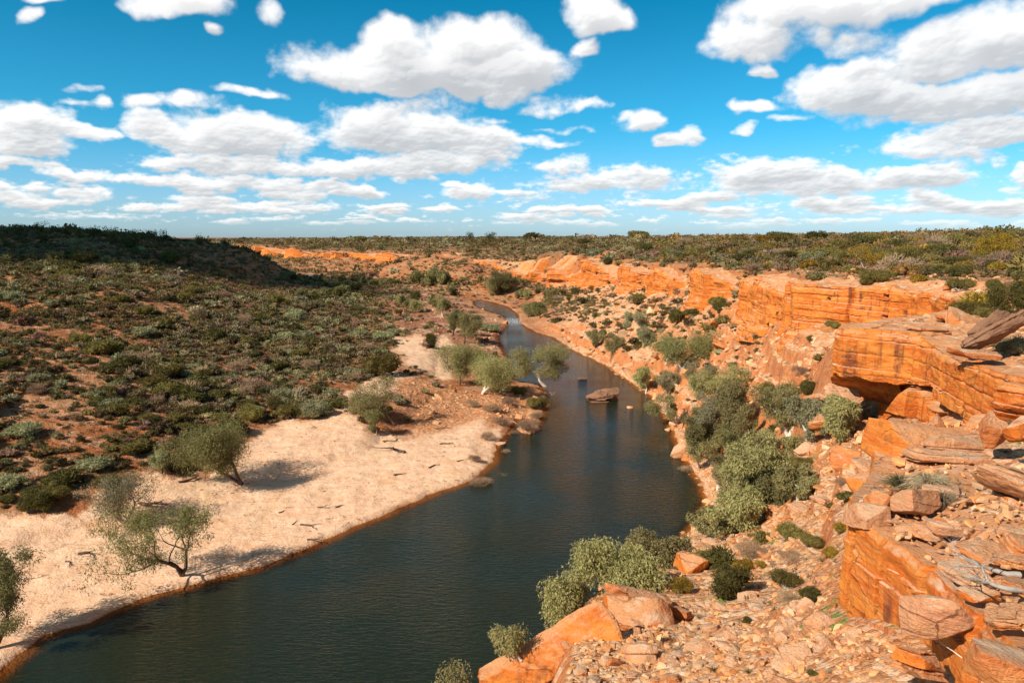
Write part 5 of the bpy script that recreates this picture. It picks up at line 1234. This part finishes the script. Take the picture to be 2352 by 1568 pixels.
def cand(n, r0, r1, seed):
    g = np.random.default_rng(seed); a = np.radians(g.uniform(-41, 42, n)); r = np.sqrt(g.uniform(r0*r0, r1*r1, n))
    X = np.sin(a)*r; Y = np.cos(a)*r; Zv = ground(X, Y); vx, vy = proj(X, Y, Zv)
    d = dens_at(vx, vy)
    d = d*(1-gsamp(M_SAND, X, Y)*.95)*(1-.75*gsamp(M_GRAV, X, Y))*(1-.45*gsamp(M_BED, X, Y))*(gsamp(SR, X, Y) > 1.2)
    d = d*(1+.7*gsamp(RIGHT, X, Y)*(1-gsamp(UPM, X, Y)))
    cl_ = fbm2(X*.05, Y*.05, 4, 301, .6); d = np.clip(d+cl_*.75*(1-np.abs(d-.5)*1.0), 0, .97)*(d > .015)
    edge = np.abs(gsamp(sd_rim, X, Y)); bk = brk_f(X, Y, r); d *= np.where((edge < 1.5+.006*r) & (bk < .25), .05, 1)*np.where((edge < 10) & (r < 200), .45, 1); d = np.where((bk > .25) & (edge < .07*r), np.maximum(d, .5), d)
    st = np.abs(gsamp(Z, X+.6, Y)-Zv)+np.abs(gsamp(Z, X, Y+.6)-Zv); d *= np.where((st > 1.0+.01*r) & (bk < .25), .15, 1)
    return X, Y, r, Zv, vx, vy, d, g
Xs, Ys, rs, Zs, vxs, vys, sz = [], [], [], [], [], [], []
SIGHT = np.maximum.accumulate((Z-CAMH)/rad[:, None], axis=0)
SIGHT = np.vstack([np.full((12, Z.shape[1]), -9, np.float32), SIGHT[:-12]])
for (r0, r1, dens_m2, base) in ((26, 140, .62, .95), (140, 260, .46, 1.1), (260, 700, .20, 1.5), (700, 1500, .038, 2.7), (1500, 4200, .006, 5.0)):
    n = int(pi*(r1*r1-r0*r0)*83/360*dens_m2)
    X, Y, r, Zv, vx, vy, d, g = cand(n, r0, r1, int(r0))
    ok = g.uniform(0, 1, n) < -np.log(1-np.minimum(d, .96))/1.7
    if r0 >= 140: ok &= (Zv+(3.5 if r1 < 800 else 1.5)-CAMH)/r > gsamp(SIGHT, X, Y)
    X, Y, r, Zv, vx, vy = [q[ok] for q in (X, Y, r, Zv, vx, vy)]
    Xs.append(X); Ys.append(Y); rs.append(r); Zs.append(Zv); vxs.append(vx); vys.append(vy)
    s_ = base*np.where(g.uniform(0, 1, len(X)) < .09, 1.7, 1)*np.exp(g.normal(-.18, .46, len(X))*1.0+.30*fbm2(X*.03, Y*.03, 3, 333))*np.where(gsamp(RIGHT, X, Y)*(1-gsamp(UPM, X, Y)) > .5, .72, 1.0)
    sz.append(s_)
X, Y, r, Zv, vx, vy, sz = map(np.concatenate, (Xs, Ys, rs, Zs, vxs, vys, sz))
# a few placed shrubs of the right-hand side (x, y, half width in px, kind)
PLACED = [(1690,1365,72,'dark','large dark green mounded shrub on the rubble slope, widest of its group'),(1570,1360,34,'gold','small shrub with orange flowers left of the large mounded shrub'),
 (1700,1312,34,'gold','orange-yellow flowering shrub right behind the large mounded shrub'),(1800,1350,42,'olive','olive dome shrub right of the large mounded shrub'),(1868,1380,46,'dark','dark dome shrub at the right end of the slope group'),
 (1812,1388,30,'brown','half dead twiggy shrub between the olive and dark domes'),(1725,1282,42,'brown','grey-brown shrub above the large mounded shrub'),(1805,1245,44,'olive','yellowish olive shrub upslope of the grey-brown one'),
 (1818,1290,34,'brown','dead grey branching shrub below the yellowish olive shrub'),(1870,1250,34,'olive','low olive shrub on the rocks right of the dead grey shrub'),(1905,1280,26,'gold','small golden shrub on the slope near the cliff corner'),
 (1935,1222,22,'gold','bright yellow-flowered shrub against the pale cliff corner'),(1750,1300,20,'gold','little orange flowering bush between larger slope shrubs'),(1712,1430,18,'dark','single small dark bush on the open rubble'),
 (1866,1552,16,'dark','tiny dark green bush at the bottom edge of the rubble'),(2180,815,50,'olive','spreading mulga bush on the cliff top above the streaked orange face'),(2152,800,36,'olive','left lobe of bush cover beside the spreading mulga bush'),
 (2215,728,52,'olive','wide low green shrub on the cliff top behind the flat slab'),(2255,735,34,'olive','smaller low shrub at the right of the wide cliff-top shrub'),(2330,815,46,'grey','pale grassy shrub at the right edge above the ledges'),
 (2130,620,0,'olive',''),(2020,648,46,'olive','long low dark shrub lying along the ledge above the middle cliff'),(1985,655,24,'olive','small shrub at the left end of the long low ledge shrub'),(2200,668,36,'olive','grey-olive round shrub on the bare red plateau ledges'),
 (2290,665,26,'olive','green shrub right of the grey-olive one on the plateau'),(2165,690,16,'dark','small dark shrub in the notch above the overhang'),(1840,860,24,'brown','twiggy round shrub on the pale talus left of the prow'),
 (1862,905,36,'dark','bright dark-green low shrub on the talus left of the prow foot'),(1772,910,34,'olive','grey-olive shrub at the top of the right bank grove'),(1860,785,20,'dark','small green shrub at the foot of the middle cliff'),
 (1905,755,26,'olive','low shrub on the ledge left of the prow top'),(1850,1080,34,'olive','feathery olive shrub right of the grove trees'),(1835,1110,26,'dark','dark shrub in the rocks below the feathery one'),
 (1940,1120,28,'brown','leafless brown twig bush among the orange rocks'),(1160,728,12,'olive','small reed clump by the rapids'),(1240,940,32,'olive','rounded willow bush hanging over the water below the tall river gum'),
 (1215,990,28,'brown','brown half-drowned bush on the little islet'),(1150,975,24,'brown','brown reedy bush at the edge of the spit'),(1105,1120,30,'brown','brown dead bush trailing into the water from the beach'),
 (1150,1108,22,'brown','low driftwood brush reaching into the river'),(1162,1045,13,'brown','small snag of dead wood standing in the river'),(1525,1050,22,'brown','brown bush in the shallows at the right bank'),(1575,1085,20,'brown','dead spiky bush on the right water edge'),
 (88,1170,50,'dark','thick dark green bush on the sand at the far left'),(130,1145,36,'olive','olive bush behind the thick dark green bush at far left'),(725,955,48,'grey','light grey-green mounded bush at the edge of the sand'),(672,960,40,'olive','dark olive bush left of the light mounded one at the sand edge'),
 (590,965,44,'olive','big olive dome bush at the lower edge of the scrub'),(870,860,52,'olive','large olive bush bordering the small sand clearing'), (1128,945,24,'brown','brown reedy bush on the spit left of the islet'),(1172,930,22,'brown','russet bush on the spit below the leaning river gum'),(1195,905,22,'olive','olive undergrowth at the foot of the leaning river gum'),(1085,935,18,'brown','dry bush at the edge of the red gravel near the spit'),
 (1232,960,20,'brown','russet waterside bush under the willow bush'),(1180,1000,14,'brown','dry reeds at the tip of the spit'),(1120,1010,20,'brown','dead brush on the shore above the standing snag'),(1090,1060,16,'brown','small dead brush at the beach edge'),
 (1640,760,30,'olive','shrub beside the recess in the long cliff'),(1655,715,26,'dark','dark shrub on the talus below the dark alcove'),(1700,680,18,'olive','shrub growing in the dark alcove of the long cliff'),(1560,740,30,'dark','dark shrub pair below the long cliff, left one'),(1590,725,26,'dark','dark shrub pair below the long cliff, right one'),
 (1470,690,20,'olive','round shrub at the left foot of the long cliff'),(1770,705,14,'grey','grey shrub clinging to the cliff joint'),(1335,650,14,'dark','dark shrub on the yellow cliff'),(2050,600,44,'olive','olive bush joined to the left of the wide round tree'),(1395,612,26,'dark','dark bush hanging in the gap between the two long cliffs')]
KH = {'grey': [], 'olive': [], 'dark': [], 'brown': [], 'gold': []}
def shrub_thing(geo, leafmat, loc, sc, label, group=None, rz=0):
    o = bpy.data.objects.new('shrub', None); scene.collection.objects.link(o); o.location = loc; o.rotation_euler = (0, 0, rz); o.scale = sc if not np.isscalar(sc) else (sc,)*3
    tag(o, label, 'shrub', group)
    link('foliage', mesh_from('foliage', *geo, leafmat, False), o)
    rg = np.random.default_rng(int(abs(loc[0])*10)+3); ps = []
    for k in range(9):
        a = rg.uniform(0, 6.28); q = rg.uniform(.25, .75); tip = np.array([cos(a)*q, sin(a)*q, rg.uniform(.3, .6)])
        ps.append(([np.zeros(3), tip*.5+rg.normal(0, .04, 3), tip], [.03, .02, .008]))
    link('stem', mesh_from('stem', *tube(ps, 4), MB_['grey']), o)
    return o
protoH = {}
for i, kd in enumerate(KH):
    protoH[kd] = None
SHR = {}
npl = 0
for (x, y, hw, kd, lab) in PLACED:
    if hw == 0: continue
    p = hit(x, y)
    if p is None: continue
    zc = p[1]*CP-(p[2]-CAMH)*SP; s_ = hw*zc/FV*1.08
    if protoH[kd] is None:
        d_ = dict(n=5200, ln=.085, wd=.035, lumps=9, hgt=.72) if kd != 'brown' else dict(n=3200, ln=.20, wd=.016, lumps=6, hgt=.66, core=False, wisp=.2)
        protoH[kd] = shrub_thing(shrub_geo(2000+npl, **d_), ML_[kd], p, s_, lab)
    else: copy_thing(protoH[kd], p, npl*1.7, (s_, s_*.9, s_*(.75+.12*(npl % 4))), lab)
    npl += 1
# random shrubs: the largest 250 are things of their own
tr = np.array(PX_TREE)
kdn = fbm2(X*.02, Y*.02, 3, 310); rv = rng.uniform(0, 1, len(X)); upl = gsamp(UPM, X, Y); rgt = gsamp(RIGHT, X, Y)
kind = np.full(len(X), 1)
kind[rv < .22+.45*kdn+.20*((vx > 480) & (vx < 900) & (vy > 680) & (vy < 960))] = 0
kind[(rv > .60)] = 2; kind[rv > .86] = 3
kind[(upl > .5) & (rv < .20) & (vx > 1500)] = 4
kind[(rgt*(1-upl) > .5) & (kind == 0) & (rv < .12)] = 1
near_tree = np.zeros(len(X), bool)
for tx_, ty_, tr_ in tr[:45]: near_tree |= (X-tx_)**2+(Y-ty_)**2 < (tr_*.45)**2
keepm = ~near_tree & ~((X > 2) & (r < 40) & (vy > 1180))
X, Y, r, Zv, vx, vy, sz, kind, upl, rgt = [q[keepm] for q in (X, Y, r, Zv, vx, vy, sz, kind, upl, rgt)]
print('shrubs', len(X), npl)
COL = np.array([[.30, .25, .13], [.205, .150, .060], [.130, .100, .042], [.27, .17, .105], [.27, .165, .050]])
app = sz/r*((vx > 0) & (vx < 2352) & (vy > 540) & (vy < 1600)); order = np.argsort(-app)
N1 = 300-npl-4
KN = ['grey', 'olive', 'dark', 'brown', 'gold']; mid = {}
WORD = {'grey': 'pale grey-green', 'olive': 'olive green', 'dark': 'dark green', 'brown': 'brownish twiggy', 'gold': 'golden olive'}
for c, i in enumerate(order[:N1]):
    kd = KN[kind[i]]; v_ = c % 3
    if rgt[i] > .5: where, grp = ('on the plateau behind the cliff rim', 'shrubs on the right plateau') if upl[i] > .5 else ('on the rocky right slope', 'shrubs on the right slope')
    elif vx[i] < 450: where, grp = 'on the lower left slope near the beach', 'shrubs low on the left slope'
    else: where, grp = 'in the scrub between the left hill and the river', 'shrubs between the hill and the river'
    lab = '%s rounded shrub %s' % (WORD[kd], where); grp = '%s %s' % (WORD[kd], grp)
    key = (kd, v_); s_ = (sz[i], sz[i]*rng.uniform(.8, 1.1), sz[i]*rng.uniform(.65, 1.05)); p = (X[i], Y[i], Zv[i]-.05)
    if key not in mid:
        d_ = dict(n=1500, ln=.16, wd=.065, lumps=7, hgt=.70) if kd != 'brown' else dict(n=1100, ln=.24, wd=.032, lumps=5, hgt=.62, core=False, wisp=.18)
        o = mid[key] = shrub_thing(shrub_geo(2100+c, **d_), ML_[kd], p, s_, lab, grp, rng.uniform(0, 6))
    else: o = copy_thing(mid[key], p, rng.uniform(0, 6.28), s_, lab, grp)
    SHR.setdefault((grp, WORD[kd]), []).append((o, float(vx[i]), float(vy[i])))
LMARK = [(88,1165,'the far-left thick bush'),(330,1090,'the sprawling white gum'),(372,1080,'the umbrella-shaped tree'),(556,1060,'the big sand-bank gum'),(590,965,'the olive dome bush'),(725,955,'the light mounded bush'),(870,860,'the bush by the sand clearing'),(0,1000,'the left photo edge'),(200,1050,'the lowest scrub edge'),
 (350,950,'the lower scrub slope'),(150,850,'the pale soil patches'),(500,850,'the scrub centre'),(700,800,'the grey-green thicket'),(850,760,'the clearing top'),(995,780,'the round dark tree'),(250,720,'the bare red ledges'),(600,700,'the upper scrub'),(905,950,'the grey-green sand gum'),(1060,760,'the stony flat gums')]
_bw = {}
for (g_, w_), it in SHR.items(): _bw.setdefault(w_, []).extend(it)
for w_, it in _bw.items(): ord_labels(it, LMARK+RMARK+[(2080,600,'the wide round tree'),(2284,590,'the skyline shrub tree'),(1868,600,'the grey rim tree'),(1700,600,'the long cliff rim')], w_+' shrub')
FTL = {}
rest = order[N1:]
# keep only what the camera side of the world can show
Vall, Fall, Aall = [], [], []; off = 0
jit_ = rng.uniform(.62, 1.42, (len(X), 1))*rng.uniform(.88, 1.12, (len(X), 3)); tint = COL[kind]*jit_
for lo, hi, spec in ((0, 200, dict(n=320, ln=.25, wd=.12, lumps=6)), (200, 420, dict(n=130, ln=.26, wd=.17, lumps=5)), (420, 800, dict(n=44, ln=.20, wd=.24, lumps=3, core=True)), (800, 5000, dict(n=34, ln=.20, wd=.40, lumps=3, core=False))):
    m = rest[(r[rest] >= lo) & (r[rest] < hi)]
    geos = [shrub_geo(2500+lo+k, hgt=.68 if lo < 420 else .42, **spec) for k in range(6)]
    V, F, A = soup(geos, X[m], Y[m], Zv[m]-.05, sz[m], rng, .0, tint[m])
    Vall.append(V); Fall.append(F+off); Aall.append(A); off += len(V); print('scrub', lo, len(m), len(F))
# knee-high tussocks and litter between the shrubs
n = 150000; g = np.random.default_rng(999); a = np.radians(g.uniform(-41, 42, n)); r_ = np.exp(g.uniform(math.log(24), math.log(330), n)); X2 = np.sin(a)*r_; Y2 = np.cos(a)*r_
d2 = dens_at(*proj(X2, Y2, ground(X2, Y2))); d2 = np.clip(d2+.25*fbm2(X2*.06, Y2*.06, 3, 334), 0, 1)*(d2 > .01)*(1-gsamp(M_SAND, X2, Y2)*.985)*(gsamp(SR, X2, Y2) > .8)*np.where(gsamp(RIGHT, X2, Y2) > .5, .45, 1)
m2 = g.uniform(0, 1, n) < d2*.55; X2, Y2, r_ = X2[m2], Y2[m2], r_[m2]; Z2 = ground(X2, Y2)
n3 = 9000; a = np.radians(g.uniform(-38, 5, n3)); r3 = g.uniform(60, 190, n3); X3 = np.sin(a)*r3; Y3 = np.cos(a)*r3
line = np.abs(fbm2(X3*.05+Y3*.03, Y3*.05-X3*.03, 3, 335)); m3 = (gsamp(M_SAND, X3, Y3) > .5)*(gsamp(SR, X3, Y3) > .5)*(g.uniform(0, 1, n3) < np.where(line < .06, .30, .03)+.5*(gsamp(SR, X3, Y3) < 2.2)*.3); m3 = m3.astype(bool)
X2 = np.concatenate([X2, X3[m3]]); Y2 = np.concatenate([Y2, Y3[m3]]); r_ = np.concatenate([r_, r3[m3]*.45]); Z2 = np.concatenate([Z2, ground(X3[m3], Y3[m3])])
tc2 = COL[g.choice([0, 1, 3, 3, 2], len(X2))]*g.uniform(.6, 1.3, (len(X2), 1))
V, F, A = soup([shrub_geo(2700+k, 26, .5, .2, 3, .5, False) for k in range(5)], X2, Y2, Z2-.03, g.uniform(.22, .5, len(X2))*np.clip(r_/110, .6, 1.6), g, 0, tc2)
Vall.append(V); Fall.append(F+off); Aall.append(A); print('tussocks', len(X2))
M_SCRUB = leaf_material('scrub_leaves', None, .2, True)
link('scrub', mesh_from('scrub', np.concatenate(Vall), np.concatenate(Fall), M_SCRUB, False, dict(tint=np.concatenate(Aall))), label='countless low shrubs covering the hills and plateau into the distance', cat='scrub', kind='stuff')
print('scrub done', time.time()-t0)
# ================================================================ SMALL THINGS
def dead_branch(seed, levels=4, spread=32, gnarl=.35, up=-.02, first=.45):
    paths, tips = skeleton(seed, levels, first, spread, gnarl, (0, 0), 1, up); return paths
def lay_branch(name, label, x, y, wpx, ang_, tiltd, seed, mat, cat='branch', group=None, Y=None, thick=1.0, lift=.05, levels=3, flat=.25):
    p = base_at(x, y, Y) if Y is not None else np.array(hit(x, y)); zc = p[1]*CP-(p[2]-CAMH)*SP; Ln = wpx*zc/FV
    paths = dead_branch(seed, levels)
    Rm = rotm(0, pi/2-radians(tiltd), 0); out = []
    for P, R_ in paths:
        Q = np.array(P)@Rm.T; Q[:, 2] = Q[:, 2]*flat if flat < 1 else Q[:, 2]; out.append((Q*Ln, np.array(R_)*Ln*thick))
    me = mesh_from(name, *tube(out, 5), mat)
    o = link(name, me, loc=(p[0], p[1], p[2]+lift), label=label, cat=cat, group=group); o.rotation_euler = (0, 0, radians(ang_)); return o
DW = [(470,965,40,0),(760,1040,0,0),(180,1272,44,25),(150,1290,30,10),(320,1155,60,-20),(410,1108,46,20),(640,1178,26,30),(672,1205,24,80),(700,1160,30,10),(730,1165,22,-30),(690,1205,36,25),(820,1145,46,35),
      (770,1165,36,20),(860,1105,54,20),(905,1092,40,35),(930,1040,60,150),(965,1035,40,-20),(880,1015,44,30),(750,1032,26,0),(985,1075,34,60),(1010,1020,26,20),(870,1020,20,0),(1000,985,30,40),(780,990,16,0),(940,960,26,60),
      (705,1240,30,10),(560,1180,20,0),(60,1330,30,15),(100,1345,26,0),(1050,1060,26,30)]
k = 0; DRW = []
for di, (x, y, w, a) in enumerate(DW):
    if di % 5 in (1, 3) and di > 7: continue
    if w == 0: continue
    side = 'near the dark spreading tree' if x < 500 else ('on the middle of the pale beach' if x < 840 else 'on the beach beside the river bend')
    o_ = lay_branch('driftwood', 'dark weathered flood branch lying %s' % side, x, y, w*1.5, a, 4, 3000+k, MB_['dark' if k % 3 else 'brown'], 'driftwood', 'driftwood %s' % side, thick=1.5); k += 1; DRW.append((o_, x, y))
ord_labels(DRW, [(170,1280,'the sprawling white gum'),(420,1120,'the umbrella-shaped tree'),(690,1190,'the middle beach'),(560,1150,'the big sand-bank gum'),(830,1140,'the lower beach'),(900,1060,'the beach below the weeping tree'),(1000,1040,'the river bend'),(80,1340,'the left photo edge')], 'dark flood branch')
lay_branch('dead_branch', 'bare white dead branch reaching over the water left of the foreground gum', 1262, 1475, 78, 165, 12, 3101, MB_['white'], Y=29.5, thick=.9, lift=1.2, flat=1)
lay_branch('dead_branch', 'tangled grey dead branches sprawling from the right edge over orange rock', 2340, 1345, 190, 172, 10, 3102, MB_['grey'], thick=1.1, lift=.25, levels=5, flat=.6)
lay_branch('dead_branch', 'second dead grey limb below the sprawling tangle at the right edge', 2345, 1375, 180, 186, 4, 3103, MB_['grey'], thick=1.2, lift=.2, levels=4, flat=.5)
lay_branch('dead_branch', 'dry twigs lying along the bottom right rocks', 2240, 1550, 120, 150, 6, 3104, MB_['white'], thick=.5, lift=.2, levels=4, flat=.5)
lay_branch('dead_branch', 'grey dead tangle caught in the crack of the cliff beside the streaked face', 2140, 850, 70, 250, 10, 3105, MB_['grey'], thick=.9, lift=.2, levels=5, flat=1)
lay_branch('dead_branch', 'white twisted snag trailing in the water below the river gum', 1258, 912, 26, 20, 5, 3106, MB_['white'], thick=1.1, lift=.1, levels=4, flat=.6)
lay_branch('dead_branch', 'pale dead log on the brown islet bush', 1190, 978, 26, 120, 10, 3107, MB_['white'], thick=1.4, lift=.3, levels=3, flat=.6)
def tuft(label, x, y, wpx, n, mat, seed, lean=(0, 0), Y=None, cat='grass tuft'):
    p = base_at(x, y, Y) if Y is not None else np.array(hit(x, y)); zc = p[1]*CP-(p[2]-CAMH)*SP; Rr = wpx*zc/FV/2; rg = np.random.default_rng(seed); ps = []
    for i in range(n):
        a = rg.uniform(0, 6.28); e = rg.uniform(.25, 1.35); l_ = Rr*rg.uniform(.7, 1.25); d = np.array([cos(a)*cos(e)+lean[0], sin(a)*cos(e)+lean[1], sin(e)])
        b = np.array([cos(a), sin(a), 0])*Rr*.12*rg.uniform(0, 1); m_ = b+d*l_*.55; t_ = b+d*l_+np.array([d[0]*.2, d[1]*.2, -.28-.2*rg.uniform()])*l_
        ps.append(([b, m_, t_], [.008*Rr+.003, .007*Rr+.002, .001]))
    o = link('grass_tuft', mesh_from('grass_tuft', *tube(ps, 3), mat), loc=tuple(p), label=label, cat=cat); return o
MG = leaf_material('sedge_green', [(.17, .17, .07), (.12, .12, .05), (.30, .24, .12)], .2); MS = leaf_material('straw', [(.50, .38, .24), (.36, .27, .17), (.62, .50, .34)], .2)
tuft('green sedge tuft under the bleached slab on the rocky shelf', 2066, 1100, 90, 260, MG, 1, Y=25)
tuft('dry straw coloured grass tuft sprawling beside the green sedge', 2132, 1098, 120, 420, MS, 2, (.15, -.1), Y=24)
tuft('loose dry grass clump hanging below the straw tuft', 2165, 1140, 90, 220, MS, 3, (.1, -.2), Y=22)
tuft('pale green grass clump at the right edge of the cliff top', 2325, 800, 90, 300, MG, 4, Y=40)
tuft('straw grass clump below the pale green one at the right edge', 2318, 850, 90, 260, MS, 5, Y=36)
TFT = []
for k, (x, y, w) in enumerate([(1605,1418,36),(1640,1540,30),(1900,1495,34),(1855,1425,22),(1905,1545,30),(1780,1400,24),(1560,1490,22),(1720,1545,26),(2000,1470,20),(1890,1290,34)]):
    o = tuft('small dry grass tuft growing in the foreground rubble', x, y, w, 70, MG if k % 2 else MS, 20+k); o['group'] = 'dry tufts in the foreground rubble'; TFT.append((o, x, y))
ord_labels(TFT, RMARK, 'small grass tuft')

# cloud out of view behind the left shoulder whose shadow lies on the left hill
def cloud_mesh(targets, height, rad_, seed):
    rg = np.random.default_rng(seed); Vs, Fs = [], []; off = 0; cv, cf = _CS[12]; s = cv/np.linalg.norm(cv, axis=1, keepdims=True)
    for (x, y, z, rr) in targets:
        k_ = (height-z)/SDIR[2]; c = np.array([x, y, z])+SDIR*k_
        n_ = fbm3(s[:, 0]*2+x, s[:, 1]*2+y, s[:, 2]*2, 4, seed); P = c+s*(rr*(1+.45*n_))[:, None]*np.array([1, 1, .55])
        Vs.append(P); Fs.append(cf+off); off += len(P)
    return np.concatenate(Vs), np.concatenate(Fs)
mc, tcl, bcl, _o = material('cloud_white'); bcl.inputs['Base Color'].default_value = (.9, .9, .9, 1)
trn = tcl.new('ShaderNodeBsdfTransparent'); mxc = tcl.new('ShaderNodeMixShader'); mxc.inputs[0].default_value = .24; tcl.l.new(trn.outputs[0], mxc.inputs[1]); tcl.l.new(bcl.outputs[0], mxc.inputs[2]); tcl.l.new(mxc.outputs[0], _o.inputs[0])
low_edge = [(-160,600),(-60,612),(60,596),(180,606),(300,602),(420,612),(540,622),(640,650),(720,672),(800,680)]
tg = []
for (x, y) in low_edge:
    p = hit(x, y-4)
    if p is None: continue
    tg.append((p[0]-6, p[1]+32, p[2], 34))
    if x > 600: continue
    tg.append((p[0]-20, p[1]+80, p[2]+6, 55)); tg.append((p[0]-50, p[1]+150, p[2]+6, 70)); tg.append((p[0]-90, p[1]+250, 20, 80))
link('cloud', mesh_from('cloud', *cloud_mesh(tg, 950, 1, 7), mc), kind='structure')
tg = [(x_, 3900+dy_, 38, 420) for x_ in np.arange(-350, 420, 180) for dy_ in (0, 600, 1200)]+[(x_, 4300, 38, 420) for x_ in np.arange(-3300, -900, 300)]
link('cloud', mesh_from('cloud', *cloud_mesh(tg, 6000, 1, 9), mc), kind='structure')
for g_ in set(o.get('group') for o in scene.objects if o.get('group')):
    it = [o for o in scene.objects if o.get('group') == g_]
    if it[0].get('category') == 'tree' or 'broken blocks' in g_:
        L_ = [(o, float(proj(*np.array(o.location))[0]), float(proj(*np.array(o.location))[1])) for o in it]
        nm = {'far river': 'tree', 'river turn': 'tree'}
        ord_labels(L_, [(660,635,'the hill spur'),(740,640,'the pale far river'),(820,645,'the far bend middle'),(900,650,'the far bend right'),(990,655,'the river turn'),(720,675,'the dark hill foot'),(810,685,'the dark hollow edge'),(900,700,'the left stony flats'),(1000,700,'the middle stony flats'),(1090,690,'the upper pool'),(1230,690,'the yellow cliff foot'),
          (60,520,'the left hill top'),(200,515,'the hill crest'),(400,520,'the falling hill skyline'),(900,540,'the far plateau middle'),(1530,540,'the plateau right'),(1320,1540,'the tilted slab end'),(1390,1480,'the square boulder')], ('small dark tree' if 'skyline' in g_ else 'river tree') if it[0].get('category') == 'tree' else 'broken block')
print('all', time.time()-t0)
